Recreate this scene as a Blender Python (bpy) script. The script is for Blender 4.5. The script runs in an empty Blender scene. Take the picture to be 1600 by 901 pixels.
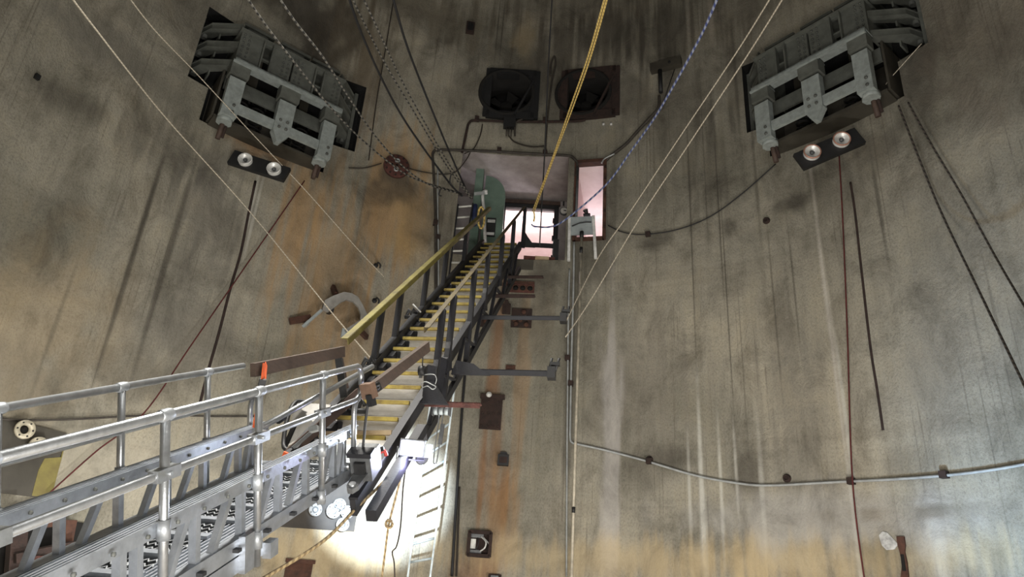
import bpy, math, random
import numpy as np
from mathutils import Matrix, Vector
random.seed(7)
SC = bpy.context.scene
COL = SC.collection
V3 = lambda *a: np.array(a, float)
def nz(v): return np.asarray(v, float) / np.linalg.norm(v)

# ------------------------------------------------------------------ camera
R = 7.92                                    # inner radius of the shaft (m)
FPX = 1100.0
PITCH, ROLL, DIST, YAW = 0.4123, 0.0728, 0.747, 0.0708
CAM = V3(0, -DIST * R, 1.6)
FW = V3(math.sin(YAW) * math.cos(PITCH), math.cos(YAW) * math.cos(PITCH), math.sin(PITCH))
_r = V3(math.cos(YAW), -math.sin(YAW), 0); _u = np.cross(_r, FW)
RT = math.cos(ROLL) * _r + math.sin(ROLL) * _u
UPV = -math.sin(ROLL) * _r + math.cos(ROLL) * _u
cd = bpy.data.cameras.new('camera'); cam = bpy.data.objects.new('camera', cd); COL.objects.link(cam)
cd.sensor_fit = 'HORIZONTAL'; cd.sensor_width = 36; cd.lens = 36 * FPX / 1600; cd.clip_start = .05
cam.matrix_world = Matrix(((RT[0], UPV[0], -FW[0], CAM[0]), (RT[1], UPV[1], -FW[1], CAM[1]),
                           (RT[2], UPV[2], -FW[2], CAM[2]), (0, 0, 0, 1)))
SC.camera = cam
# ------------------------------------------------------------------ world, light, exposure
SC.view_settings.view_transform = 'Standard'; SC.view_settings.look = 'None'
SC.view_settings.gamma = 1; SC.view_settings.use_curve_mapping = False
SC.view_settings.exposure = 0.0
wd = bpy.data.worlds.new('world'); SC.world = wd; wd.use_nodes = True
wd.node_tree.nodes['Background'].inputs[0].default_value = (.9, .92, 1, 1)
wd.node_tree.nodes['Background'].inputs[1].default_value = .05
def aim(o, loc, target):
    o.location = Vector(loc); o.rotation_euler = (Vector(target) - Vector(loc)).to_track_quat('-Z', 'Y').to_euler()
def area(name, loc, target, size, power, col=(1, 1, 1), spread=180):
    l = bpy.data.lights.new(name, 'AREA'); l.shape = 'RECTANGLE'; l.size = size[0]; l.size_y = size[1]
    l.energy = power; l.color = col; l.spread = math.radians(spread)
    o = bpy.data.objects.new(name, l); COL.objects.link(o); aim(o, loc, target); return o
def spot(name, loc, target, power, angle, col=(1, 1, 1), blend=.4, rad=.06):
    l = bpy.data.lights.new(name, 'SPOT'); l.energy = power; l.color = col; l.spot_size = math.radians(angle)
    l.spot_blend = blend; l.shadow_soft_size = rad
    o = bpy.data.objects.new(name, l); COL.objects.link(o); aim(o, loc, target); return o
def point(name, loc, power, col=(1, 1, 1), rad=.1):
    l = bpy.data.lights.new(name, 'POINT'); l.energy = power; l.color = col; l.shadow_soft_size = rad
    o = bpy.data.objects.new(name, l); COL.objects.link(o); o.location = Vector(loc); return o
# worklights standing on the shaft floor and on the lower deck, plus overhead lamps and an added fill, all out of frame
area('floor_worklights_left', (-2.2, 1.2, .35), (-5.4, 4.8, 6.2), (2.5, .8), 240, (1, .97, .9))
area('floor_worklights_right', (3.2, 0.6, .35), (3.0, 6.6, 6.5), (2.5, .8), 280, (1, .95, .88))
area('floor_worklights_near', (.6, -4.6, .5), (.5, 6.5, 6.0), (2.4, .8), 430, (1, .965, .90))
area('overhead_lamps', (-2.2, .5, 15), (-1.6, -.5, 0), (1.6, 1.6), 700, (1, .96, .88), 75)
area('far_side_fill', (-.5, -5.6, 9.5), (.5, 7, 9.0), (4, 3), 240, (1, .98, .93))  # added soft fill for the whole wall, no known lamp there
spot('left_floor_light', (-3.7, 4.0, .6), (-5.2, 6.0, 3.3), 230, 95, (.98, .98, .95), .9)
spot('right_floor_light', (4.6, 1.6, .8), (7.6, 2.1, 3.1), 1150, 80, (.42, .68, 1), .9)
spot('deep_left_light', (-1.5, 4.4, .3), (-1.5, 7.9, 1.6), 24, 130, (1, .88, .66), .9)
spot('deep_right_light', (4.0, 3.6, .3), (4.3, 6.6, 1.6), 70, 140, (1, .90, .74), .9)

# ------------------------------------------------------------------ helpers
def ray(px, py): return FW + RT * (px - 800) / FPX - UPV * (py - 450.5) / FPX
def PD(px, py, Z): return CAM + ray(px, py) * Z
def PW(px, py, off=0.0):
    """point on the shaft wall (or `off` metres in front of it) seen in direction px, py"""
    d = ray(px, py); r = R - off
    a = d[0]**2 + d[1]**2; b = 2 * (CAM[0]*d[0] + CAM[1]*d[1]); c = CAM[0]**2 + CAM[1]**2 - r*r
    return CAM + d * (-b + math.sqrt(b*b - 4*a*c)) / (2*a)
def PP(px, py, p0, n):
    d = ray(px, py); return CAM + d * (np.dot(p0 - CAM, n) / np.dot(d, n))
def depth(p): return float((np.asarray(p) - CAM) @ FW)
def th(p): return math.atan2(p[1], p[0])
def WP(u, z, off=0.0):
    t = math.pi/2 - u / R; return V3((R-off)*math.cos(t), (R-off)*math.sin(t), z)
def UV(px, py):
    p = PW(px, py); return R * (math.pi/2 - th(p)), p[2]
UP = V3(0, 0, 1)
class Frame:
    def __init__(s, o, x, y, z): s.o, s.x, s.y, s.z = map(lambda v: np.asarray(v, float), (o, x, y, z))
    def __call__(s, a, b, c): return s.o + s.x*a + s.y*b + s.z*c
WORLD = Frame((0,0,0), (1,0,0), (0,1,0), (0,0,1))
def wall_frame(px, py, off=0.0):
    """x to the right along the wall, y out of the wall towards the shaft axis, z up"""
    p = PW(px, py); t = th(p); n = V3(-math.cos(t), -math.sin(t), 0)
    return Frame(p + n*off, V3(math.sin(t), -math.cos(t), 0), n, UP)

class MB:
    def __init__(s, fr=WORLD): s.v, s.f, s.uv, s.fr, s.sm = [], [], [], fr, []
    def add(s, vs, fs, uvs=None, smooth=False):
        k = len(s.v); s.v += [np.asarray(p, float) for p in vs]
        for i, f in enumerate(fs):
            s.f.append([k + j for j in f]); s.sm.append(smooth)
            s.uv.append(uvs[i] if uvs else [(0, 0)] * len(f))
        return s
    def box(s, x0, x1, y0, y1, z0, z1):
        c = [s.fr(x, y, z) for x in (x0, x1) for y in (y0, y1) for z in (z0, z1)]
        return s.add(c, [(0,1,3,2), (4,6,7,5), (0,4,5,1), (2,3,7,6), (0,2,6,4), (1,5,7,3)])
    def prism(s, pts, d0, d1, axis='y'):
        """closed outline in two frame axes, extruded along the third"""
        def P(a, b, d): return s.fr(a, d, b) if axis == 'y' else (s.fr(d, a, b) if axis == 'x' else s.fr(a, b, d))
        n = len(pts)
        vs = [P(a, b, d0) for a, b in pts] + [P(a, b, d1) for a, b in pts]
        return s.add(vs, [tuple(range(n))[::-1], tuple(range(n, 2*n))] + [(i, (i+1) % n, n + (i+1) % n, n + i) for i in range(n)])
    def bar(s, p0, p1, w, h, up=UP):
        """rectangular bar between two world points: w sideways, h along up"""
        p0, p1 = np.asarray(p0, float), np.asarray(p1, float); d = nz(p1 - p0)
        x = np.cross(d, up)
        x = nz(x) if np.linalg.norm(x) > 1e-4 else nz(np.cross(d, V3(1, 0, 0)))
        z = np.cross(x, d)
        vs = [p + x*a*w/2 + z*b*h/2 for p in (p0, p1) for a, b in ((-1,-1), (1,-1), (1,1), (-1,1))]
        return s.add(vs, [(3,2,1,0), (4,5,6,7), (0,1,5,4), (1,2,6,5), (2,3,7,6), (3,0,4,7)])
    def tube(s, pts, r, seg=8, closed=False, cap=True):
        pts = [np.asarray(p, float) for p in pts]; n = len(pts); rs = r if hasattr(r, '__len__') else [r]*n
        vs, L, ref = [], 0.0, None; Ls = []
        for i, p in enumerate(pts):
            if closed: d = nz(pts[(i+1) % n] - pts[i-1])
            else: d = nz(pts[min(i+1, n-1)] - pts[max(i-1, 0)])
            if ref is None: ref = np.cross(d, V3(0, 0, 1) if abs(d[2]) < .9 else V3(1, 0, 0))
            x = nz(ref - d * (ref @ d)); y = np.cross(d, x); ref = x
            if i: L += np.linalg.norm(p - pts[i-1])
            Ls.append(L)
            vs += [p + rs[i] * (x*math.cos(2*math.pi*j/seg) + y*math.sin(2*math.pi*j/seg)) for j in range(seg)]
        fs, uv = [], []
        for i in range(n if closed else n-1):
            a, b = i*seg, ((i+1) % n)*seg; l1 = Ls[i+1] if i+1 < n else L
            for j in range(seg):
                k = (j+1) % seg; fs.append((a+j, a+k, b+k, b+j))
                uv.append([(j/seg, Ls[i]), ((j+1)/seg, Ls[i]), ((j+1)/seg, l1), (j/seg, l1)])
        s.add(vs, fs, uv, True)
        if cap and not closed:
            k = len(s.v) - n*seg
            s.f += [[k + j for j in range(seg)][::-1], [k + (n-1)*seg + j for j in range(seg)]]
            s.uv += [[(0,0)]*seg]*2; s.sm += [False]*2
        return s
    def lathe(s, prof, o, ax, seg=20, smooth=True, cap=True):
        """profile (radius, height) turned about the axis ax through o"""
        o = np.asarray(o, float); z = nz(ax); x = nz(np.cross(z, V3(0, 0, 1) if abs(z[2]) < .9 else V3(1, 0, 0))); y = np.cross(z, x)
        vs = [o + z*h + rr*(x*math.cos(2*math.pi*j/seg) + y*math.sin(2*math.pi*j/seg)) for rr, h in prof for j in range(seg)]
        fs = [(i*seg+j, i*seg+(j+1) % seg, (i+1)*seg+(j+1) % seg, (i+1)*seg+j) for i in range(len(prof)-1) for j in range(seg)]
        s.add(vs, fs, None, smooth)
        k = len(s.v) - len(prof)*seg
        for i, rev in ((0, True), (len(prof)-1, False)):
            if cap and prof[i][0] > 1e-4:
                f = [k + i*seg + j for j in range(seg)]; s.f.append(f[::-1] if rev else f); s.uv.append([(0,0)]*seg); s.sm.append(False)
        return s
    def cyl(s, p0, p1, r, seg=12):
        p0, p1 = np.asarray(p0, float), np.asarray(p1, float)
        return s.lathe([(r, 0), (r, np.linalg.norm(p1-p0))], p0, p1-p0, seg)
    def build(s, name, mat, parent=None, label=None, kind=None):
        me = bpy.data.meshes.new(name)
        off = np.zeros(3); q = parent
        while q is not None: off = off + np.array(q.location); q = q.parent
        if parent is None and s.v:
            a = np.array(s.v); off = (a.min(0) + a.max(0)) / 2; off[2] = a[:, 2].min()
        me.from_pydata([tuple(p - off) for p in s.v], [], s.f)
        uvl = me.uv_layers.new(name='UVMap')
        flat = [c for f in s.uv for p in f for c in p]
        uvl.data.foreach_set('uv', flat)
        me.polygons.foreach_set('use_smooth', s.sm)
        me.materials.append(mat); me.update()
        o = bpy.data.objects.new(name, me); COL.objects.link(o)
        if parent is not None: o.parent = parent
        else: o.location = Vector(off)
        if label: o['label'] = label
        if kind: o['kind'] = kind
        return o
def thing(name, label, cat, loc, group=None):
    o = bpy.data.objects.new(name, None); COL.objects.link(o); o.location = Vector(loc); o.empty_display_size = .1
    o['label'] = label; o['category'] = cat
    if group: o['group'] = group
    return o
def tag(o, label, cat, group=None):
    o['label'] = label; o['category'] = cat
    if group: o['group'] = group
    return o
def smooth_path(pts, sub=8):
    pts = [np.asarray(p, float) for p in pts]; out = []
    for i in range(len(pts)-1):
        p0, p1, p2, p3 = pts[max(i-1, 0)], pts[i], pts[i+1], pts[min(i+2, len(pts)-1)]
        for k in range(sub):
            t = k / sub
            out.append(.5*((2*p1) + (-p0+p2)*t + (2*p0-5*p1+4*p2-p3)*t*t + (-p0+3*p1-3*p2+p3)*t**3))
    out.append(pts[-1]); return out

# ------------------------------------------------------------------ materials
def newmat(name):
    m = bpy.data.materials.new(name); m.use_nodes = True; nt = m.node_tree
    return m, nt, nt.nodes['Principled BSDF']
def N(nt, t, **kw):
    n = nt.nodes.new(t)
    for k, v in kw.items():
        if k in ('operation', 'blend_type', 'data_type', 'noise_dimensions', 'wave_type', 'bands_direction', 'interpolation_type', 'feature', 'wave_profile'): setattr(n, k, v)
        else: n.inputs[k].default_value = v
    return n
def lk(nt, a, b): nt.links.new(a, b)
def ramp(nt, fac, stops):
    r = nt.nodes.new('ShaderNodeValToRGB'); lk(nt, fac, r.inputs[0]); e = r.color_ramp.elements
    while len(e) < len(stops): e.new(.5)
    for el, (p, c) in zip(e, stops):
        el.position = p; el.color = (*c, 1) if len(c) == 3 else c
    return r
def mixc(nt, fac, a, b, mode='MIX'):
    m = nt.nodes.new('ShaderNodeMix'); m.data_type = 'RGBA'; m.blend_type = mode
    for v, i in ((fac, 0), (a, 6), (b, 7)):
        if hasattr(v, 'links'): lk(nt, v, m.inputs[i])
        elif i == 0: m.inputs[i].default_value = v
        else: m.inputs[i].default_value = (*v, 1)
    return m.outputs[2]
def simple(name, col, rough=.6, metal=0., col2=None, scale=6., amount=.5, bump=.15, stretch=(1,1,1), detail=5):
    m, nt, b = newmat(name)
    tc = nt.nodes.new('ShaderNodeTexCoord'); mp = N(nt, 'ShaderNodeMapping', Scale=stretch)
    lk(nt, tc.outputs['Object'], mp.inputs[0])
    n = N(nt, 'ShaderNodeTexNoise', Scale=scale, Detail=detail, Roughness=.65); lk(nt, mp.outputs[0], n.inputs['Vector'])
    c2 = col2 or tuple(c*.55 for c in col)
    r = ramp(nt, n.outputs[0], [(.5 - .3*amount, c2), (.5 + .3*amount, col)])
    lk(nt, r.outputs[0], b.inputs['Base Color'])
    b.inputs['Roughness'].default_value = rough; b.inputs['Metallic'].default_value = metal
    if bump:
        n2 = N(nt, 'ShaderNodeTexNoise', Scale=scale*6, Detail=4); lk(nt, mp.outputs[0], n2.inputs['Vector'])
        bp = N(nt, 'ShaderNodeBump', Strength=bump, Distance=.01); lk(nt, n2.outputs[0], bp.inputs['Height']); lk(nt, bp.outputs[0], b.inputs['Normal'])
    return m
def striped(name, ca, cb, freq, rough=.8, twist=0.):
    """rope: strands wrapped round the tube, from the tube's own length coordinate"""
    m, nt, b = newmat(name)
    uv = nt.nodes.new('ShaderNodeUVMap'); sp = nt.nodes.new('ShaderNodeSeparateXYZ'); lk(nt, uv.outputs[0], sp.inputs[0])
    a = N(nt, 'ShaderNodeMath', operation='MULTIPLY'); lk(nt, sp.outputs[1], a.inputs[0]); a.inputs[1].default_value = freq
    c = N(nt, 'ShaderNodeMath', operation='MULTIPLY_ADD'); lk(nt, sp.outputs[0], c.inputs[0]); c.inputs[1].default_value = twist; lk(nt, a.outputs[0], c.inputs[2])
    f = N(nt, 'ShaderNodeMath', operation='FRACT'); lk(nt, c.outputs[0], f.inputs[0])
    r = ramp(nt, f.outputs[0], [(.40, ca), (.5, cb), (.9, cb), (1., ca)]); lk(nt, r.outputs[0], b.inputs['Base Color'])
    b.inputs['Roughness'].default_value = rough
    return m
def emit(name, col, strength):
    m, nt, b = newmat(name); b.inputs['Base Color'].default_value = (*col, 1)
    b.inputs['Emission Color'].default_value = (*col, 1); b.inputs['Emission Strength'].default_value = strength; return m

M = {}
M['green_steel'] = simple('green_grey_painted_steel', (.145,.152,.135), .62, .1, (.07,.074,.064), 5, .9, .25)
M['light_steel'] = simple('pale_grey_painted_steel', (.33,.365,.355), .6, .1, (.19,.21,.20), 9, .8, .25)
M['rivet'] = simple('rivet_steel', (.12,.125,.115), .7, .2)
M['dark_steel'] = simple('dark_painted_steel', (.015,.015,.021), .58, .1, (.008,.008,.009), 7, .9, .2)
M['brown_steel'] = simple('brown_painted_steel', (.085,.052,.038), .7, .1, (.035,.022,.018), 8, .9, .3)
M['rust'] = simple('flaking_rust', (.10,.042,.025), .92, 0, (.02,.010,.008), 7, .9, .6)
M['dark_rust'] = simple('dark_rust', (.042,.022,.017), .92, 0, (.010,.007,.006), 9, .9, .6)
M['red_rust'] = simple('red_rust', (.13,.045,.035), .9, 0, (.03,.012,.01), 12, .9, .6)
M['galv'] = simple('galvanised_tube', (.50,.52,.54), .34, .85, (.30,.31,.32), 14, .9, .1)
M['alu'] = simple('mill_aluminium', (.47,.50,.55), .38, .75, (.27,.29,.32), 7, .8, .12)
M['alu_dark'] = simple('aluminium_clamp', (.38,.40,.42), .5, .6)
M['black_grip'] = simple('black_grip_metal', (.03,.03,.03), .55, .4)
M['black'] = simple('black_paint', (.012,.012,.013), .6, 0, None, 8, .7, .1)
M['void'] = simple('soot_shade_black', (.008,.007,.006), .95, 0, None, 3, .8, .1)  # soot, and near-black standing in for shade inside ducts, holes and recesses
M['plank'] = simple('weathered_plank', (.63,.61,.58), .85, 0, (.40,.385,.36), 5, .9, .3, (1, 6, 6))
M['plank_edge'] = simple('yellow_paint_worn', (.42,.33,.07), .75, 0, (.15,.10,.03), 9, .75, .3)
M['yellow_rail'] = simple('yellow_rail_paint', (.21,.18,.03), .65, .1, (.06,.045,.018), 5, .95, .2)
M['timber'] = simple('brown_timber', (.080,.052,.037), .85, 0, (.036,.025,.018), 6, .9, .3, (1, 1, 5))
M['pale_timber'] = simple('pale_timber', (.42,.33,.21), .85, 0, (.28,.2,.12), 6)
M['door_green'] = simple('door_green_paint', (.15,.22,.175), .5, .05, (.085,.13,.105), 3, .8, .12)
M['white_paint'] = simple('pinkish_white_paint', (.78,.68,.66), .7, 0, (.62,.5,.48), 2.2, .8, .1)
M['niche'] = simple('niche_concrete', (.44,.40,.39), .9, 0, (.20,.175,.17), 2.2, .95, .35)
M['conduit'] = simple('grey_conduit', (.40,.42,.42), .5, .3, (.27,.28,.28), 6)
M['dark_conduit'] = simple('sooty_conduit', (.07,.06,.05), .7, .3)
M['cable'] = simple('black_cable', (.010,.010,.012), .65)
M['dark_cable'] = simple('dark_brown_cable', (.03,.022,.016), .8)
M['red_cord'] = simple('dark_red_cord', (.10,.012,.012), .8)
M['white_cord'] = striped('cream_cord', (.52,.47,.38), (.38,.33,.26), 14, .9, 1)
M['tan_rope'] = striped('tan_rope', (.36,.27,.14), (.2,.14,.07), 16, .9, 1)
M['yellow_rope'] = striped('yellow_rope', (.66,.50,.17), (.42,.29,.08), 12, .8, 1)
M['blue_rope'] = striped('blue_rope', (.05,.07,.20), (.28,.31,.42), 7, .8, 1)
M['chain'] = striped('speckled_rope', (.015,.014,.013), (.15,.14,.12), 9, .8, 0)
M['twist_dark'] = striped('dark_twisted_rope', (.02,.017,.014), (.075,.06,.05), 9, .85, 1)
M['reflector'] = simple('lamp_reflector', (.85,.85,.83), .38, .35, (.6,.6,.58), 5, .8, 0)
M['copper'] = simple('copper_rim', (.50,.27,.2), .4, .3)
M['cream_steel'] = simple('cream_flange', (.55,.5,.38), .5, .2)
M['white_cap'] = simple('white_cap', (.68,.68,.66), .5)
M['pipe_cap'] = simple('white_pipe_cap', (.42,.43,.43), .6)
M['orange'] = simple('orange_strap', (.85,.13,.025), .7)
M['panel_grey'] = simple('grey_panel', (.36,.40,.41), .5, .2, (.28,.31,.32))
M['arch_steel'] = simple('grey_arch_steel', (.30,.29,.27), .6, .2, (.19,.18,.165), 4)
M['ladder'] = simple('ladder_aluminium', (.50,.58,.62), .45, .2)
M['gauge_face'] = simple('gauge_face', (.75,.75,.7), .4)
M['plate_dark'] = simple('dark_plate', (.075,.068,.052), .6, .2, (.035,.03,.024), 2, .9, .15)
M['olive_plate'] = simple('olive_painted_plate', (.22,.19,.05), .7, .1, (.11,.085,.03), 4, .9, .2)
M['tool_grey'] = simple('grey_casting', (.13,.135,.14), .5, .3)
M['lamp_glass'] = emit('lit_lamp_lens', (.86,.92,1.0), 55)
M['patch'] = simple('white_spall_patch', (.62,.63,.62), .9, 0, (.25,.25,.25), 9, .6, .6)
M['floor'] = simple('floor_concrete', (.34,.30,.25), .9, 0, (.18,.15,.12), .8, .9, .3)

# concrete of the shaft wall: u = metres along the wall, v = height
def wall_material():
    m, nt, b = newmat('shaft_concrete')
    uv = nt.nodes.new('ShaderNodeUVMap').outputs[0]
    def noise(scale, sx, sy, detail=6, rough=.6, dist=0.):
        mp = N(nt, 'ShaderNodeMapping', Scale=(sx, sy, 1)); lk(nt, uv, mp.inputs[0])
        n = N(nt, 'ShaderNodeTexNoise', Scale=scale, Detail=detail, Roughness=rough, Distortion=dist); n.noise_dimensions = '2D'
        lk(nt, mp.outputs[0], n.inputs['Vector']); return n.outputs[0]
    big = noise(.32, 1, .8, 5, .6, .4)
    base = ramp(nt, big, [(.30, (.172,.163,.130)), (.50, (.266,.250,.205)), (.70, (.325,.300,.240))]).outputs[0]
    med = noise(1.5, 1, .6, 8, .68, .3)
    base = mixc(nt, .75, base, ramp(nt, med, [(.28, (.45,.43,.40)), (.52, (1,1,1)), (.75, (1.18,1.14,1.06))]).outputs[0], 'MULTIPLY')
    # board marks: narrow vertical bands
    brd = noise(5.5, 1, .03, 3, .6)
    base = mixc(nt, .30, base, ramp(nt, brd, [(.32, (.72,.70,.66)), (.5, (1,1,1)), (.68, (1.12,1.1,1.06))]).outputs[0], 'MULTIPLY')
    # fine vertical drip lines where the wall is dirty
    drip = ramp(nt, noise(20, 1, .012, 2, .5), [(.30, (1,1,1)), (.38, (0,0,0))]).outputs[0]
    msk = ramp(nt, noise(.9, 1, .45, 4, .6), [(.48, (0,0,0)), (.60, (1,1,1))]).outputs[0]
    f = N(nt, 'ShaderNodeMath', operation='MULTIPLY'); lk(nt, drip, f.inputs[0]); lk(nt, msk, f.inputs[1])
    g = N(nt, 'ShaderNodeMath', operation='MULTIPLY'); lk(nt, f.outputs[0], g.inputs[0]); g.inputs[1].default_value = .42
    base = mixc(nt, g.outputs[0], base, (.075,.062,.048))
    # pour lines: level bands
    pour = noise(1.0, .06, 1.1, 4, .6, .2)
    base = mixc(nt, .5, base, ramp(nt, pour, [(.32, (.70,.68,.66)), (.48, (1,1,1)), (.66, (1.1,1.08,1.05))]).outputs[0], 'MULTIPLY')
    # fine grit
    grit = noise(34, 1, .7, 4, .7)
    base = mixc(nt, .62, base, ramp(nt, grit, [(.28, (.55,.53,.50)), (.50, (1,1,1)), (.75, (1.18,1.17,1.14))]).outputs[0], 'MULTIPLY')
    # stains with a shape of their own, stored on the wall mesh (colour premultiplied by cover)
    st = nt.nodes.new('ShaderNodeAttribute'); st.attribute_name = 'stain'
    inv = N(nt, 'ShaderNodeMath', operation='SUBTRACT'); inv.inputs[0].default_value = 1; lk(nt, st.outputs['Alpha'], inv.inputs[1])
    sc = N(nt, 'ShaderNodeVectorMath', operation='SCALE'); lk(nt, base, sc.inputs[0]); lk(nt, inv.outputs[0], sc.inputs['Scale'])
    gr = N(nt, 'ShaderNodeVectorMath', operation='MULTIPLY'); lk(nt, st.outputs['Color'], gr.inputs[0])
    lk(nt, ramp(nt, med, [(.25, (.6,.6,.6)), (.52, (1,1,1)), (.78, (1.2,1.2,1.2))]).outputs[0], gr.inputs[1])
    ad = N(nt, 'ShaderNodeVectorMath', operation='ADD'); lk(nt, sc.outputs[0], ad.inputs[0]); lk(nt, gr.outputs[0], ad.inputs[1])
    base = ad.outputs[0]
    lk(nt, base, b.inputs['Base Color'])
    b.inputs['Roughness'].default_value = .88
    bp = N(nt, 'ShaderNodeBump', Strength=.35, Distance=.03); lk(nt, grit, bp.inputs['Height']); 
    bp2 = N(nt, 'ShaderNodeBump', Strength=.5, Distance=.12); lk(nt, med, bp2.inputs['Height']); lk(nt, bp.outputs[0], bp2.inputs['Normal'])
    lk(nt, bp2.outputs[0], b.inputs['Normal'])
    return m
DK, OR, LT, RU = (.055,.047,.036), (.34,.20,.080), (.50,.49,.44), (.20,.095,.040)
def STAINS():
    return [
        # orange weeping on the left of the doorway
        (610,310,.9,1.9,OR,.62,True), (520,420,.9,2.4,OR,.40,True), (470,330,.5,1.6,OR,.55,True), (560,530,1.4,1.2,OR,.30,True),
        (640,370,.5,1.0,(.42,.27,.10),.5,False), (60,500,1.2,1.6,(.33,.235,.12),.35,False), (420,230,.8,.5,(.3,.16,.06),.6,False),
        # rust running down the middle
        (775,540,.14,1.7,RU,.62,True), (768,720,.30,1.5,RU,.5,True), (752,740,.08,1.3,RU,.5,True), (786,770,.16,.7,RU,.7,True), (815,600,.16,2.2,(.25,.15,.07),.45,True),
        (775,830,.4,1.5,(.3,.17,.07),.5,True), (745,890,.5,.5,RU,.6,True),
        # dark soot and damp, then broad darkening along the top
        (800,85,1.6,.8,DK,.45,False), (930,60,1.6,1.2,DK,.75,True), (1040,50,1.2,1.2,DK,.65,True), (840,120,.5,1.1,DK,.6,False), (985,150,.6,1.0,DK,.5,False), (725,150,.5,.9,DK,.5,False), (880,140,.4,1.0,DK,.7,False),
        (505,60,.5,2.0,DK,.85,False), (470,15,1.6,.8,DK,.85,False), (300,15,.9,.9,DK,.5,False), (570,120,.35,2.2,(.12,.085,.05),.55,True), (150,60,2.2,.45,(.13,.12,.10),.6,False), (105,155,.7,.35,DK,.55,False),
        (270,235,1.2,.7,DK,.5,True), (330,330,.8,1.2,(.12,.11,.095),.55,True), (300,520,1.0,1.2,(.12,.11,.095),.5,False), (215,590,1.0,.5,DK,.4,False), (30,590,1.0,.5,(.14,.125,.1),.35,False),
        (635,290,.7,.35,DK,.65,False), (585,300,.5,.3,DK,.5,False), (660,350,.45,.6,(.13,.10,.07),.5,False), (620,262,.45,.45,DK,.6,False),
        (1160,120,.5,1.8,DK,.4,True), (1430,120,.5,1.8,DK,.75,False), (1540,60,1.3,1.6,(.13,.105,.08),.5,False), (1375,230,.5,.4,DK,.65,False), (1240,318,.4,.18,DK,.75,False), (1140,355,.2,.3,DK,.6,False), (1300,290,.7,.7,DK,.45,True),
        (1025,377,.35,.2,DK,.6,False), (1170,740,.3,.45,DK,.7,False), (1055,715,.4,.2,DK,.5,False), (1010,730,.5,.35,DK,.3,False), (1240,640,.6,2.5,(.13,.118,.10),.4,True), (1430,720,.7,.4,DK,.4,False), (1530,470,1.5,2.0,(.15,.14,.12),.3,False),
        (845,425,.55,.8,DK,.75,False), (860,370,.3,1.2,DK,.5,False), (835,500,.5,.8,(.16,.13,.09),.4,True), (930,400,.5,.9,DK,.45,True), (890,560,.16,3.0,DK,.5,True), (700,300,.35,.9,DK,.55,True), (690,400,.3,.9,DK,.5,True), (955,300,.3,1.0,DK,.5,True),
        (1060,170,1.0,2.0,DK,.35,True), (1110,260,.5,1.6,DK,.45,True), (1000,600,1.2,1.6,(.16,.14,.115),.35,True), (1450,610,1.2,1.0,(.15,.135,.115),.3,False),
        (650,15,2.6,1.0,(.085,.068,.045),.55,True), (900,10,3.0,.9,(.085,.070,.05),.45,True), (560,60,1.0,1.5,(.10,.078,.048),.45,True), (1150,20,1.4,.9,(.09,.075,.055),.4,True),  # broad darker tone along the top of the wall
        # single drip lines
        (1080,360,.017,3.3,DK,.8,False), (1123,330,.017,2.4,DK,.85,False), (1136,470,.017,2.6,DK,.8,False), (1100,250,.017,2.2,DK,.6,False), (1240,440,.017,1.6,DK,.7,False), (1375,330,.04,1.3,DK,.6,False), (1210,480,.017,2.0,DK,.6,False), (1160,560,.017,1.8,DK,.5,False),
        (785,45,.017,1.2,DK,.8,False), (777,50,.017,1.3,DK,.8,False), (208,400,.05,2.6,DK,.7,False), (262,400,.06,2.6,DK,.7,False), (228,330,.05,1.4,DK,.7,False), (82,520,.04,1.4,DK,.4,False), (1000,80,.05,1.5,DK,.6,False), (1030,60,.05,1.5,DK,.6,False), (1150,130,.04,2.0,DK,.55,False), (1180,270,.04,1.6,DK,.5,False),
        # white lime runs
        (1290,460,.05,3.0,(.42,.39,.34),.7,True), (1303,560,.025,2.8,(.44,.41,.36),.6,False), (1312,600,.025,2.4,(.44,.41,.36),.6,False), (1320,640,.035,1.6,LT,.6,False), (1096,760,.05,2.0,LT,.8,False), (1100,840,.08,1.0,LT,.6,True), (1078,790,.035,1.5,LT,.6,False), (1127,770,.04,1.3,LT,.65,False), (1150,735,.03,1.0,LT,.55,False), (955,700,.22,3.2,(.42,.4,.38),.6,True), (1340,850,.05,1.2,LT,.6,False), (1465,860,.12,.8,LT,.5,True), (1190,760,.05,1.2,LT,.5,True), (393,320,.05,.8,LT,.5,False), (395,345,.035,1.2,LT,.45,False),
        (1110,20,.08,1.5,(.3,.27,.22),.6,True), (1075,30,.05,1.3,(.3,.27,.22),.5,True), (820,60,.3,.9,(.27,.21,.12),.6,False),
        # ochre dirt band low on the wall, with paler patches at left and right
        (950,875,3.2,.42,(.42,.33,.19),.6,True), (1230,875,2.2,.45,(.42,.33,.19),.6,True), (1450,865,1.3,.35,(.42,.34,.2),.4,True), (520,870,1.6,.6,(.45,.34,.18),.6,True), (150,720,1.6,.6,(.42,.38,.30),.5,False), (1300,810,2.6,.5,(.40,.39,.37),.5,False), (1440,800,1.6,.07,(.14,.12,.09),.7,False),
    ]
M['wall'] = wall_material()


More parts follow.
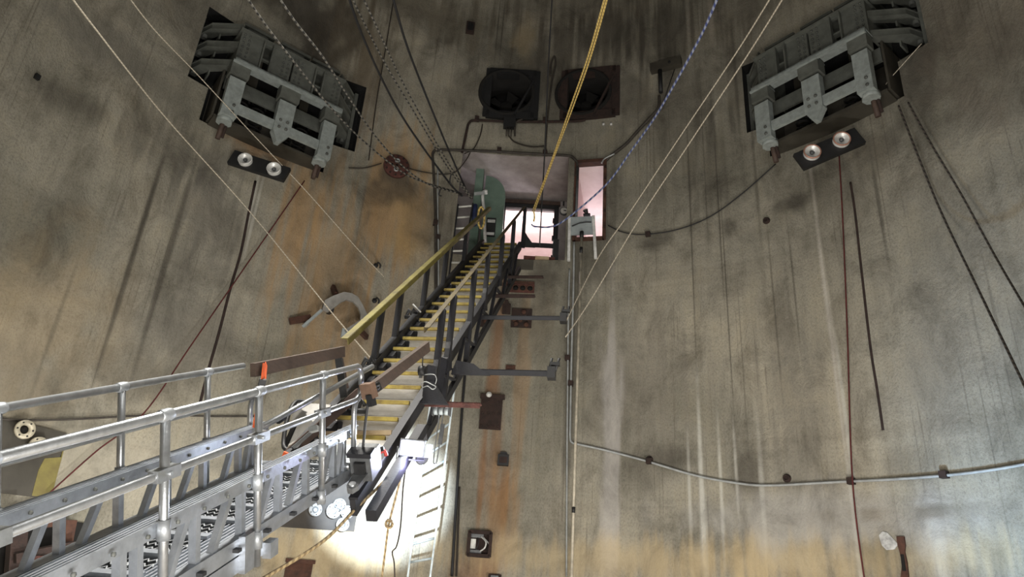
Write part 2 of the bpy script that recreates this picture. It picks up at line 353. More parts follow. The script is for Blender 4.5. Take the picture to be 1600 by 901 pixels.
def vnoise(x, y, seed):
    """smooth value noise on arrays"""
    rs = np.random.RandomState(seed); T = rs.rand(256, 256)
    xi, yi = np.floor(x).astype(int), np.floor(y).astype(int); fx, fy = x - xi, y - yi
    fx, fy = fx*fx*(3-2*fx), fy*fy*(3-2*fy)
    g = lambda a, b: T[a % 256, b % 256]
    return (g(xi, yi)*(1-fx) + g(xi+1, yi)*fx)*(1-fy) + (g(xi, yi+1)*(1-fx) + g(xi+1, yi+1)*fx)*fy
def fbm(x, y, seed, n=4):
    t, a, s = 0, .5, 0
    for i in range(n): t = t + a*vnoise(x*2**i, y*2**i, seed+i); s += a; a *= .55
    return t / s
def stain_layer(U, Z):
    C = np.zeros(U.shape + (3,)); A = np.zeros(U.shape)
    e1 = fbm(U*2.4 + 40, Z*1.6 + 40, 3) ; e2 = fbm(U*9 + 40, Z*.7 + 40, 11, 3)
    for px, py, su, sv, col, k, st in STAINS():
        u, v = UV(px, py)
        d = np.sqrt(((U-u)/su)**2 + ((Z-v)/sv)**2)
        d = d + ((e2 if st else e1) - .5) * (1.5 if su > .12 else (.7 if su > .03 else .45))
        t = np.clip((1.25 - d) / .95, 0, 1); t = t*t*(3-2*t) * k
        C = C*(1-t[..., None]) + np.array(col)*t[..., None]; A = A*(1-t) + t
    return C, A

# ------------------------------------------------------------------ the shaft: wall, floor, ceiling
def rect(p0, p1):
    (u0, z1), (u1, z0) = UV(*p0), UV(*p1); return [u0, u1, z0, z1]
u_nl, u_nr = UV(714, 320)[0], UV(886, 320)[0]
z_nt, z_nb = UV(800, 243)[1], UV(850, 406)[1]
u_wl, u_wr = UV(899, 310)[0], UV(944, 310)[0]
z_wt, z_wb = UV(922, 254)[1], UV(922, 373)[1]
FAN1 = [UV(762, 150)[0], UV(836, 150)[0], UV(800, 183)[1], UV(800, 116)[1]]
FAN2 = [UV(882, 150)[0], UV(962, 150)[0], UV(920, 182)[1], UV(920, 114)[1]]
def bracket_frame(px, py, du, dz):
    p = PW(px, py); u = R*(math.pi/2 - th(p)) + du; q = WP(u, p[2] + dz); t = th(q); n = V3(-math.cos(t), -math.sin(t), 0)
    return Frame(q, V3(math.sin(t), -math.cos(t), 0), n, UP), u, p[2] + dz
BL, BLu, BLz = bracket_frame(430, 140, .06, 0)
BR, BRu, BRz = bracket_frame(1270, 110, .29, -.10)
OPEN = [dict(r=[u_nl, u_nr, z_nb, z_nt], d=2.15, back=False, m='niche'),
        dict(r=[u_wl, u_wr, z_wb, z_wt], d=2.5, back=False, m='white_paint'),
        dict(r=FAN1, d=1.0, back=True, m='void'), dict(r=FAN2, d=1.0, back=True, m='void')]
for u, z in ((BLu, BLz), (BRu, BRz)):
    OPEN.append(dict(r=[u-1.75, u+1.85, z-.75, z+1.0], d=.42, back=True, m='wall', g=z))
    OPEN.append(dict(r=[u-1.32, u+1.28, z-1.5, z-.75], d=.42, back=True, m='wall', g=z))
def lines(lo, hi, step, extra):
    a = set(np.round(np.arange(lo, hi + step*.5, step), 4)); a = sorted(a)
    for e in extra:
        a = [x for x in a if abs(x - e) > step*.45]
        a.append(round(e, 4)); a.sort()
    return a
fineu = lines(-10.6, 11.2, .018, [e for o in OPEN for e in o['r'][:2]])
half = math.pi * R
us = np.array([x for x in np.linspace(-half, -10.8, 40)] + fineu + [x for x in np.linspace(11.4, half, 40)])
zs = np.array([0, .5] + lines(.9, 15.6, .09, sorted({round(e, 4) for o in OPEN for e in o['r'][2:]})) + [16.2, 17, 18, 20, 22])
nu, nzv = len(us), len(zs)
UU, ZZ = np.meshgrid(us, zs, indexing='ij')
TT = math.pi/2 - UU / R
def grid_idx(i, j): return i*nzv + j
cu, cz = (us[:-1] + us[1:]) / 2, (zs[:-1] + zs[1:]) / 2
own = -np.ones((nu-1, nzv-1), int)
for k, o in enumerate(OPEN):
    u0, u1, z0, z1 = o['r']
    own[np.ix_((cu > u0) & (cu < u1), (cz > z0) & (cz < z1))] = k
ii, jj = np.where(own < 0)
quads = np.stack([grid_idx(ii, jj), grid_idx(ii, jj+1), grid_idx(ii+1, jj+1), grid_idx(ii+1, jj)], 1)
me = bpy.data.meshes.new('wall_round')
me.vertices.add(nu*nzv); me.vertices.foreach_set('co', np.stack([R*np.cos(TT), R*np.sin(TT), ZZ], -1).reshape(-1))
nq = len(quads); me.loops.add(nq*4); me.polygons.add(nq)
me.loops.foreach_set('vertex_index', quads.reshape(-1)); me.polygons.foreach_set('loop_start', np.arange(nq)*4)
me.polygons.foreach_set('use_smooth', np.ones(nq, bool)); me.update(calc_edges=True)
uvl = me.uv_layers.new(name='UVMap')
uvl.data.foreach_set('uv', np.stack([UU, ZZ], -1).reshape(-1, 2)[quads.reshape(-1)].reshape(-1).astype(np.float32))
sc_, sa_ = stain_layer(UU, ZZ)
at = me.color_attributes.new('stain', 'FLOAT_COLOR', 'POINT')
at.data.foreach_set('color', np.concatenate([sc_, sa_[..., None]], -1).reshape(-1).astype(np.float32))
me.materials.append(M['wall']); wall = bpy.data.objects.new('wall_round', me); COL.objects.link(wall); wall['kind'] = 'structure'
# sides and backs of the openings
def recess(k, name):
    o = OPEN[k]; b = MB(); d = o['d']; same = {q for q, p in enumerate(OPEN) if q == k or ('g' in o and p.get('g') == o['g'])}
    Fu = [(us[i], us[i+1]) for i in range(nu-1)]
    for i, j in zip(*np.where(own == k)):
        (a0, a1), (c0, c1) = Fu[i], (zs[j], zs[j+1])
        for di, dj, e in ((-1, 0, ((a0,c0),(a0,c1))), (1, 0, ((a1,c1),(a1,c0))), (0, -1, ((a1,c0),(a0,c0))), (0, 1, ((a0,c1),(a1,c1)))):
            if own[i+di, j+dj] not in same:
                (p, q), (r, s) = e
                b.add([WP(p, q), WP(r, s), WP(r, s, -d), WP(p, q, -d)], [(0,1,2,3)], [[(p,q),(r,s),(r+.5,s+.4),(p+.5,q+.4)]])
        if o['back']:
            b.add([WP(a0, c0, -d), WP(a1, c0, -d), WP(a1, c1, -d), WP(a0, c1, -d)], [(0,1,2,3)], [[(a0,c0),(a1,c0),(a1,c1),(a0,c1)]])
    return b.build(name, M[o['m']], None, None, 'structure')
recess(0, 'wall_niche'); recess(1, 'wall_window_reveal')
recess(2, 'wall_left_duct'); recess(3, 'wall_right_duct')
for k in range(4, 8): recess(k, 'wall_pocket')
fl = MB(); fl.lathe([(R+.3, -.2), (R+.3, 0), (.01, 0)], (0,0,0), UP, 64, False); fl.build('floor', M['floor'], None, None, 'structure')
ce = MB(); ce.lathe([(R+.3, 22), (R+.3, 22.2), (.01, 22.2)], (0,0,0), UP, 64, False); ce.lathe([(R+.3, 22), (.01, 22)], (0,0,0), UP, 64, False)
ce.build('ceiling', M['niche'], None, None, 'structure')

# ------------------------------------------------------------------ niche back, doorway and the lit room beyond
NF = Frame(WP((u_nl+u_nr)/2, z_nb), *(lambda t: (V3(math.sin(t), -math.cos(t), 0), V3(-math.cos(t), -math.sin(t), 0), UP))(math.pi/2 - (u_nl+u_nr)/2/R))
YB = -1.95
def nf(px, py, y=YB):
    p = PP(px, py, NF(0, y, 0), NF.y) - NF.o; return p @ NF.x, p[2]
dl, dtp = nf(790, 324); dr, _ = nf(868, 324)
wl, wt = nf(895, 250, -2.2); wr, wb = nf(956, 380, -2.2)
wl, wr = 1.62, 2.75; wt = z_wt - z_nb + .02; wb = z_wb - z_nb - .02
X0, X1, ZT = -2.2, 4.2, 3.3
b = MB(NF)
for x0, x1, z0, z1 in ((X0, dl, -.1, ZT), (dl, dr, dtp, ZT), (dr, wl, -.1, ZT), (wl, wr, wt, ZT), (wl, wr, -.1, wb), (wr, X1, -.1, ZT)):
    b.box(x0, x1, YB-.15, YB, z0, z1)
b.build('wall_niche_back', M['niche'], None, None, 'structure')
b = MB(NF); b.box(-1.6, 1.6, YB-.1, .02, -.25, 0); b.build('floor_niche', M['plate_dark'], None, None, 'structure')
b = MB(NF)
b.box(X0-.1, X0, -7, YB-.1, 0, ZT); b.box(X1, X1+.1, -7, YB-.1, 0, ZT); b.box(X0, X1, -7.1, -7, 0, ZT)
b.box(X0, X1, -7, YB-.1, ZT, ZT+.1); b.build('wall_room', M['white_paint'], None, None, 'structure')
b = MB(NF); b.box(X0, X1, -7, YB-.1, -.1, 0); b.build('floor_room', M['floor'], None, None, 'structure')
point('room_lamp', NF(.2, -3.6, 2.4), 190, (1, .86, .84), .25)
point('room_lamp', NF(2.0, -3.4, .9), 190, (.95, .9, 1), .25)
# steel door frame in the niche back
fr = thing('door_1', 'dark steel door frame at the back of the niche, pale room behind', 'door frame', NF((dl+dr)/2, YB, 0))
fr['kind'] = 'structure'; del fr['category']
for nm, a in (('jamb', (dl-.07, dl+.01, 0, dtp+.08)), ('jamb', (dr-.03, dr+.09, 0, dtp+.08)), ('lintel', (dl-.07, dr+.09, dtp-.02, dtp+.1))):
    MB(NF).box(a[0], a[1], YB-.02, YB+.07, a[2], a[3]).build(nm, M['black'], fr)
MB(NF).box(dl-.1, dr+.12, YB+.0, YB+.1, dtp+.1, dtp+.2).build('lintel_cover', M['brown_steel'], fr)
for z in (.95, 1.5, 2.0): MB(NF).box(dr-.06, dr-.02, YB+.03, YB+.1, z, z+.12).build('hinge', M['black'], fr)

# rusted threshold on the niche edge, with a pale board on it
p0 = nf(822, 398, .05); p1 = nf(866, 398, .05)
t = thing('door_threshold', 'rust-red threshold beam along the foot of the doorway', 'threshold', NF((p0[0]+p1[0])/2, .05, 0))
MB(NF).box(p0[0]-.05, p1[0]+.02, -.26, -.02, 0, .11).build('beam', M['red_rust'], t)
MB(NF).box(p0[0]+.2, p0[0]+.5, -.01, .12, .012, .05).build('board', M['pale_timber'], t)
# dark gate bar frame across the doorway
gx0, gz0 = nf(818, 382, -.1); gx1, _ = nf(868, 382, -.1)
t = thing('gate_frame', 'black steel gate rail across the right half of the doorway', 'gate', NF((gx0+gx1)/2, -.1, 0))
MB(NF).box(gx0, gx1, -.13, -.07, gz0-.04, gz0+.05).build('rail', M['black'], t)
MB(NF).box(gx1-.05, gx1+.07, -.16, -.04, 0, gz0+.15).build('post', M['black'], t)
MB(NF).prism([(gx0, gz0-.05), (gx0+.26, gz0-.05), (gx0+.08, gz0+.2), (gx0, gz0+.34)], -.13, -.08).build('gusset', M['black'], t)
# blast door leaf standing open on the left of the niche
t = thing('blast_door', 'green steel door leaf with rounded top, open on the niche left', 'door', NF(-.75, -.9, 0))
a0, az = nf(760, 276, -.9); a1, _ = nf(787, 300, -.9)
pts = [(a0, 0), (a1+.05, 0), (a1+.05, az-.55)]
for k in range(8):
    q = math.radians(k*12); pts.append((a1+.05 - (a1+.05-a0)*(1-math.cos(q))*1.0 , az-.55 + .55*math.sin(q)))
pts.append((a0, az))
MB(NF).prism(pts, -.95, -.85).build('leaf', M['door_green'], t)
e0, ez = nf(745, 264, -.7); e1, _ = nf(757, 264, -.7)
MB(NF).box(e0, e1, -.86, -.62, 0, ez).build('edge_beam', M['door_green'], t)
s0 = nf(761, 340, -.84); s1 = nf(773, 370, -.84)
sg = MB(NF).box(s0[0], s1[0], -.85, -.83, s1[1], s0[1]).build('sign_board', M['black'], t)
MB(NF).box(s0[0]+.02, s1[0]-.02, -.83, -.826, s0[1]-.13, s0[1]-.05).build('sign_stripe', M['white_cap'], sg)
MB(NF).box(s0[0]+.02, s1[0]-.02, -.83, -.826, s1[1]+.04, s1[1]+.11).build('sign_stripe', M['white_cap'], sg)
# white vent pipe with a swan neck, in front of the green door
t = thing('vent_pipe', 'white bent pipe with a hooked top beside the green door', 'pipe', PD(757, 375, 15.6))
MB().tube(smooth_path([PD(758, 378, 15.6), PD(756, 330, 15.9), PD(754, 308, 16.05), PD(756, 299, 16.1), PD(760, 301, 16.1)], 6), .035, 8).build('pipe', M['white_cap'], t)
MB().lathe([(.05,-.04),(.06,0),(.05,.04)], PD(759, 300, 16.1), RT, 10).build('elbow', M['white_cap'], t)
MB().bar(PD(741, 303, 16.0), PD(757, 301, 16.0), .05, .06).build('bracket', M['conduit'], t)
# tools leaning by the ladder: blue post and coiled yellow hose
tag(MB().tube([PD(741, 352, 15.5), PD(742, 320, 15.7)], .06, 8).build('blue_pipe', simple('blue_wrap', (.03,.045,.13), .7)), 'short dark blue wrapped pipe standing behind the wall ladder', 'pipe')
hp = [PD(752 + 5*math.cos(a), 340 + 17*math.sin(a), 15.5) for a in np.linspace(0, 2*math.pi, 14)[:-1]]
tag(MB().tube(hp, .025, 6, closed=True).build('hose_loop', M['yellow_rope']), 'yellow hose loop hanging beside the blue pipe', 'hose')
# gauge and switch on the right niche side
gx, gz = nf(881, 331); g = Frame(NF(gx, YB, gz), NF.x, NF.y, UP)
t = thing('round_gauge', 'small round gauge on the right edge of the doorway niche', 'gauge', g.o)
MB(g).lathe([(.0,.0),(.11,0),(.11,.08),(.09,.08)], g.o - g.y*.02, g.y, 16).build('case', M['tool_grey'], t)
MB(g).lathe([(.092,.07),(.0,.072)], g.o, g.y, 16, True, False).build('face', M['gauge_face'], t)
MB(g).box(-.008,.06,.074,.08,-.012,.012).build('needle', M['black'], t)
sx, sz = nf(881, 309); sw = Frame(NF(sx, YB, sz), NF.x, NF.y, UP)
t = thing('switch_box', 'small pale switch box above the round gauge', 'switch', sw.o)
MB(sw).box(-.045,.055,-.02,.06,-.085,.085).build('box', M['gauge_face'], t)
MB(sw).box(-.012,.022,.06,.085,-.025,.025).build('toggle', M['black'], t)
MB(sw).box(-.02,.02,-.02,.03,-.24,-.085).build('lead', M['black'], t)

# ------------------------------------------------------------------ window opening: rusted frame, pole and panel box
wf = wall_frame(922, 312)
hw, hh = (u_wr-u_wl)/2, (z_wt-z_wb)/2; zc = (z_wt+z_wb)/2 - wf.o[2]; 
t = thing('window_1', 'rusted steel frame round the tall lit opening right of the door', 'window', wf(0,0,zc-hh)); t['kind'] = 'structure'; del t['category']
for a in ((-hw-.04,-hw+.03,-hh-.05,hh+.05), (hw-.03,hw+.04,-hh-.05,hh+.05), (-hw,hw,hh-.03,hh+.05), (-hw,hw,-hh-.05,-hh+.02)):
    MB(wf).box(a[0],a[1],-.12,.07,zc+a[2],zc+a[3]).build('window_frame', M['rust'], t)
for k, z in enumerate((-.75,-.35,.1,.5,.8)): MB(wf).box(hw+.0,hw+.04,.07,.10,zc+z-.03,zc+z+.03).build('frame_bolt', M['dark_rust'], t)
# dark pole standing in the opening
tag(MB().tube([PW(900, 345, .12), PW(903, 262, .12)], .03, 8).build('lance_pole', M['tool_grey']), 'dark thin pole leaning inside the tall lit opening', 'pole')
pf = wall_frame(911, 359, .14)
t = thing('sheet_panel', 'pale grey sheet panel on two white posts below the tall opening', 'panel', pf(0,0,-.9))
MB(pf).box(-.27,.24,-.01,.03,-.2,.24).build('sheet', M['panel_grey'], t)
MB(pf).bar(pf(-.28,.03,.22), pf(-.26,.03,-.83), .06, .06).build('post', M['white_cap'], t)
MB(pf).bar(pf(.24,.03,.24), pf(.31,.03,-.8), .06, .06).build('post', M['white_cap'], t)
MB(pf).tube(smooth_path([pf(-.22,.05,0), pf(-.06,.06,.06), pf(.0,.06,.07)],4), .012, 6).build('wire', M['black'], t)
MB(pf).tube(smooth_path([pf(.2,.05,.08), pf(.08,.06,.08), pf(.0,.06,.07)],4), .012, 6).build('wire', M['black'], t)
for x in (-.22,.2): MB(pf).bar(pf(x,-.10,.05), pf(x,0,.05), .04,.04).build('standoff', M['dark_rust'], t)
t = thing('small_floodlamp', 'little black and white floodlamp on top of the grey panel', 'lamp', pf(.08,.0,.24))
MB(pf).box(.02,.17,-.02,.06,.26,.30).build('foot', M['black'], t)
MB(pf).lathe([(.03,-.06),(.06,.06)], pf(.08,.02,.35), V3(-.5,-.6,.6), 10).build('head', M['black'], t)
MB(pf).lathe([(.058,.062),(.0,.062)], pf(.08,.02,.35), V3(-.5,-.6,.6), 10).build('lens', M['white_cap'], t)
pole_top, pole_bot = PW(909, 362, .22), PW(893, 900, .32)
t = thing('long_pole', 'long cream telescopic pole standing from below up to the grey panel', 'pole', pole_bot)
dirp = pole_bot - pole_top; foot = pole_top + dirp * ((pole_top[2] - 0.0) / (pole_top[2] - pole_bot[2]))
MB().tube([foot, pole_top], .028, 8).build('shaft', simple('cream_pole', (.55,.50,.40), .5, .1), t)
MB().tube([pole_top + dirp*.0, pole_top + dirp*.02], .045, 8).build('head', M['black'], t)
MB().tube([pole_top + dirp*.055, pole_top + dirp*.075], .035, 8).build('collar', M['black'], t)
MB().tube([pole_top + dirp*.83, pole_top + dirp*.845], .033, 8).build('collar', M['black'], t)

# ------------------------------------------------------------------ duct fans above the doorway
def fan(r, label, left):
    uc, zc = (r[0]+r[1])/2, (r[2]+r[3])/2; q = WP(uc, zc); tt = th(q); n = V3(-math.cos(tt), -math.sin(tt), 0)
    f = Frame(q, V3(math.sin(tt), -math.cos(tt), 0), n, UP); w, h = (r[1]-r[0])/2, (r[3]-r[2])/2
    t = thing('duct_fan', label, 'fan', f(0,0,-h), 'duct fans over the doorway'); fm = M['black'] if left else M['dark_rust']
    for a in ((-w-.08,-w+.08,-h-.06,h+.06), (w-.08,w+.1,-h-.06,h+.06), (-w,w,h-.08,h+.08), (-w,w,-h-.1,-h+.1)):
        MB(f).box(a[0],a[1],-.1,.1,a[2],a[3]).build('frame_bar', fm, t)
    o = f(-.12 if left else -.16, 0, .02)
    MB(f).lathe([(.70,-.05),(.68,.13),(.62,.13),(.60,-.7)], o, f.y, 32, True, False).build('duct_ring', M['void'], t)
    sh = MB(f); cx = -.12 if left else -.16; ns = 32
    for k in range(ns):
        qs = []
        for kk in (k, k+1):
            a = 2*math.pi*kk/ns; c_, s_ = math.cos(a), math.sin(a); m_ = max(abs(c_), abs(s_))
            qs.append((f(cx + .62*c_, .06, .02 + .62*s_), f(max(-w, min(w, w*c_/m_)), .06, h*s_/m_)))
        sh.add([qs[0][0], qs[1][0], qs[1][1], qs[0][1]], [(0,1,2,3)])
    sh.build('shroud_plate', fm, t)
    MB(f).lathe([(.0,-.45),(.14,-.45),(.14,-.65)], o, f.y, 16).build('hub', M['void'], t)  # hub and blades coloured near-black in place of the shade inside the duct
    for k in range(5):
        a = k*2*math.pi/5; e1 = f.x*math.cos(a) + f.z*math.sin(a); e2 = -f.x*math.sin(a) + f.z*math.cos(a)
        c = o - f.y*.58
        vs = [c + e1*.1 + e2*.05, c + e1*.5 + e2*.16 + f.y*.07, c + e1*.5 - e2*.14 - f.y*.07, c + e1*.1 - e2*.05]
        MB().add(vs + [v - f.y*.01 for v in vs], [(0,1,2,3), (7,6,5,4), (0,4,5,1), (1,5,6,2), (2,6,7,3), (3,7,4,0)]).build('blade', M['void'], t)
    MB(f).bar(f(w-.05,.12,h*.6), f(w*.2,.12,-h-.02), .05, .05).build('strut', fm, t)
    return f, w, h
f1, w1, h1 = fan(FAN1, 'sooty round duct fan above the doorway on the left', True)
f2, w2, h2 = fan(FAN2, 'rusty duct fan right of the sooty one, behind the yellow rope', False)
jf = wall_frame(796, 196, .02)
t = thing('junction_box', 'small black junction box with stub pipes under the left duct fan', 'box', jf.o)
MB(jf).box(-.14,.14,0,.14,-.13,.13).build('box', M['black'], t)
for x in (-.05, .0, .06): MB(jf).tube([jf(x,.07,-.12), jf(x,.07,-.36)], .02, 6).build('stub_pipe', M['dark_conduit'], t)
MB(jf).tube(smooth_path([jf(.3,.06,.15), jf(.16,.1,.02), jf(.14,.09,-.2), jf(.15,.08,-.36)], 5), .022, 6).build('stub_pipe', M['dark_conduit'], t)

# ------------------------------------------------------------------ the two suspension brackets
def bracket(F, label, gr):
    t = thing('suspension_bracket', label, 'bracket', F(0,0,-1.6), gr)
    G, Lt = M['green_steel'], M['light_steel']
    # arms into the pocket
    for s_ in (-1, 1):
        for z in (.62, .16, -.30):
            arm = MB(F).prism([(s_*1.08,.62),(s_*1.08,.46),(s_*1.42,.10),(s_*1.62,-.36),(s_*1.74,-.36),(s_*1.72,-.2),(s_*1.58,.16)], z-.06, z+.06, 'z')
            a = arm.build('arm', G, t)
            m = MB(F); m.prism([(s_*1.06,.64),(s_*1.06,.44),(s_*1.41,.07),(s_*1.60,-.38),(s_*1.76,-.38),(s_*1.74,-.2),(s_*1.60,.18)], z+.06, z+.078, 'z'); m.build('flange', G, a)
            m = MB(F); m.prism([(s_*1.06,.64),(s_*1.06,.44),(s_*1.41,.07),(s_*1.60,-.38),(s_*1.76,-.38),(s_*1.74,-.2),(s_*1.60,.18)], z-.078, z-.06, 'z'); m.build('flange', G, a)
            MB(F).box(min(s_*1.38,s_*1.41), max(s_*1.38,s_*1.41), -.1, .17, z-.20, z+.20).build('stiffener', G, a)
            MB().cyl(F(s_*1.62,-.1,z-.16), F(s_*1.62,-.1,z+.16), .055, 10).build('pin', M['rivet'], a)
        MB(F).box(min(s_*1.7,s_*1.78), max(s_*1.7,s_*1.78), -.42, -.05, -.6, .95).build('wall_plate', G, t)
    # riveted front: two panels, each with a pair of open cells
    y0, y1 = .60, .66
    for x0 in (-1.1, .02):
        x1 = x0 + 1.08; c0, c1 = x0+.45, x0+.64
        p = MB(F).box(x0,c0,y0,y1,-.36,.48).build('front_panel', G, t)
        m = MB(F); m.box(c1,x1,y0,y1,-.36,.48); m.build('front_panel', G, t)
        MB(F).box(c0,c1,y0,y1,.04,.08).build('cell_divider', G, t)
        MB(F).box(c0,c1,y0,y1,.42,.48).build('cell_divider', G, t)
        MB(F).box(c0,c1,y0,y1,-.36,-.30).build('cell_divider', G, t)
        for x in (c0-.015, c1-.015): MB(F).box(x,x+.03,y1,y1+.09,-.36,.48).build('stiffener', G, t)
        MB(F).box(c0,c1,.1,.12,-.36,.48).build('cell_back', M['plate_dark'], t)
        m = MB(F)
        for xx in (x0+.07, x0+.17, x1-.17, x1-.07):
            for k in range(8):
                z = -.28 + k*.1; m.lathe([(.026,0),(.02,.018),(.0,.024)], F(xx,y1,z), F.y, 6)
        m.build('rivet', M['rivet'], t, kind='stuff')
    MB(F).box(-1.14,1.14,.1,.74,.46,.50).build('top_plate', G, t)
    MB(F).box(-1.1,-1.06,-.3,.62,-.36,.46).build('side_plate', G, t)
    MB(F).box(1.06,1.1,-.3,.62,-.36,.46).build('side_plate', G, t)
    for x in (-.95,-.15,.55): 
        MB(F).box(x,x+.42,-.3,.35,.50,.86).build('upper_block', G, t)
        MB(F).box(x-.1,x+.55,-.35,.40,.86,.92).build('upper_flange', G, t)
    # lower hanging frame
    MB(F).box(-1.13,1.13,.62,.92,-.40,-.37).build('flange_beam', Lt, t)
    MB(F).box(-1.13,1.13,.86,.92,-.47,-.37).build('flange_beam', Lt, t)
    MB(F).box(-1.1,1.1,.25,.30,-.72,-.42).build('rear_beam', G, t)
    for x, w, ww, bot in ((-.98,.15,.20,-1.62), (.03,.17,.24,-1.52), (.95,.14,.19,-1.62)):
        ww = w + .03; MB(F).box(x-ww,x+ww,.64,.89,-.72,-.40).build('leg_saddle', M['green_steel'], t)
        MB(F).box(x-ww,x+ww,.62,.935,-.48,-.445).build('saddle_cap', Lt, t)
        pts = [(x-w,-.78),(x+w,-.78),(x+w,bot),(x-w,bot)] if abs(x) > .5 else [(x-w,-.78),(x+w,-.78),(x+w,-1.5),(x+.03,-1.72),(x-.05,-1.72),(x-w,-1.5)]
        lg = MB(F).prism(pts, .70, .86).build('leg', Lt, t)
        m = MB(F)
        for bx, bz in (((-.07,-1.24),(.07,-1.24),(-.07,-1.40),(.07,-1.40)) if abs(x) < .5 else ((.05,-1.38),(.05,-1.53))):
            m.lathe([(.032,0),(.032,.02),(.02,.03)], F(x+bx,.86,bz), F.y, 6)
        m.build('bolt', M['rivet'], lg, kind='stuff')
        m = MB(F)
        for bx in (-.09, .09): m.lathe([(.03,0),(.03,.03)], F(x+bx,.9,-.385), UP, 6)
        m.build('bolt', M['rivet'], lg, kind='stuff')
    MB(F).box(-.98,.95,.74,.82,-1.46,-1.27).build('cross_bar', Lt, t)
    # hanger rods at the feet of the side legs
    for x in (-.98, .95):
        MB().cyl(F(x,.66,-1.58), F(x,.66,-1.70), .15, 8).build('foot_nut', Lt, t)
        MB().cyl(F(x,.62,-1.55), F(x,.5,-1.98), .05, 8).build('hanger_rod', M['brown_steel'], t)
        MB().cyl(F(x+.07,.62,-1.55), F(x+.07,.5,-1.92), .03, 6).build('hanger_rod', M['dark_rust'], t)
    # coil springs inside, blackened to stand in for shade, dark back
    for x in (-.62,-.28,.36,.68):
        pts = [F(x+.13*math.cos(a), -.02+.13*math.sin(a), -1.35 + .9*a/(2*math.pi*6)) for a in np.linspace(0, 2*math.pi*6, 73)]
        MB().tube(pts, .026, 5).build('coil_spring', M['void'], t)
    MB(F).box(-1.2,1.2,-.30,-.26,-1.42,-.4).build('back_plate', M['plate_dark'], t)
    MB(F).box(-1.15,1.15,-.28,.45,-1.52,-1.46).build('sill_plate', M['plate_dark'], t)
    for s_ in (-1,1): MB(F).box(min(s_*1.15,s_*1.19),max(s_*1.15,s_*1.19),-.3,.4,-1.46,-.4).build('side_web', M['plate_dark'], t)
    return t
bracket(BL, 'grey-green riveted steel bracket high on the left of the wall', 'suspension brackets in the wall')
bracket(BR, 'grey-green riveted steel bracket high on the right of the wall', 'suspension brackets in the wall')
def twin_flood(c00, c01, c11, c10, label, lens, rim, gap):
    """board seen at four pixel corners, hung about .55 m off the wall"""
    Z = depth(PW((c00[0]+c11[0])/2, (c00[1]+c11[1])/2, .55))
    A, B = PD(*c00, Z+.05), PD(*c10, Z+.05); D = PD(*c01, Z-.12)
    x = nz(B-A); w = np.linalg.norm(B-A); y = D-A; y = y - x*(y@x); h = np.linalg.norm(y); y = nz(y); n = np.cross(x, y); 
    if n @ (CAM-A) < 0: n = -n
    F = Frame(A, x, y, n)
    t = thing('twin_floodlight', label, 'floodlight', F(w/2, h/2, -.05), 'unlit twin floodlights under the brackets')
    MB(F).box(0, w, 0, h, -.09, 0).build('board', M['black'], t)
    for k, (fx, fy) in enumerate(lens):
        o = F(fx*w, fy*h, 0); r = h*.40
        bw = MB().lathe([(r,.0),(r,.085),(r*.93,.09),(r*.85,.065),(r*.6,.03),(r*.3,.012),(0,.008)], o, n, 24, True, False).build('reflector', M['reflector'], t)
        MB().lathe([(r*.98,.05),(r*1.06,.075),(r*.98,.10),(r*.88,.08)], o, n, 24, True, False).build('rim', rim, bw)
        MB().lathe([(.03,.01),(.045,.05),(.0,.075)], o, n, 10).build('bulb', M['tool_grey'], bw)
    for fx in (.25, .75):
        MB().bar(F(fx*w, h*.1, -.05), F(fx*w, -.1, -.55), .04, .04).build('hanger', M['dark_rust'], t)
    return F, w, h
twin_flood((367,234),(352,252),(447,282),(454,262), 'black twin floodlight with silver bowls below the left bracket', ((.27,.55),(.78,.55)), M['white_cap'], 0)
Fq, wq, hq = twin_flood((1240,240),(1259,262),(1356,224),(1335,199), 'black twin floodlight with copper rims below the right bracket', ((.22,.42),(.70,.42)), M['copper'], 0)

# ------------------------------------------------------------------ the stair up to the doorway
Zt = 15.0
bS = nz(ray(972, 135)); sS = nz(np.cross(bS, UP)); nS = np.cross(sS, bS); fS = nz(V3(bS[0], bS[1], 0))
TL = PD(757, 380, Zt); W = 51 * Zt / FPX / (sS @ RT)
def S(d, x, h=0.0, v=0.0): return TL + bS*d + sS*x + nS*h + UP*v
def pj(q):
    v = np.asarray(q) - CAM; z = v @ FW; return 800 + FPX*(v @ RT)/z, 450.5 - FPX*(v @ UPV)/z
_ds = np.linspace(-11, .5, 2301)
def d_where(fn, axis, val):
    return _ds[np.argmin([abs(pj(fn(d))[axis] - val) for d in _ds])]
dL = lambda y: d_where(lambda d: S(d, 0), 1, y)
dRx = lambda x, v: d_where(lambda d: S(d, W, 0, v), 0, x)
STEP, NST = .393, 23
t = thing('steel_stair', 'long steep stair with grey plank risers and yellow worn edges up to the doorway', 'stair', S(-STEP*NST, W/2, -.6))
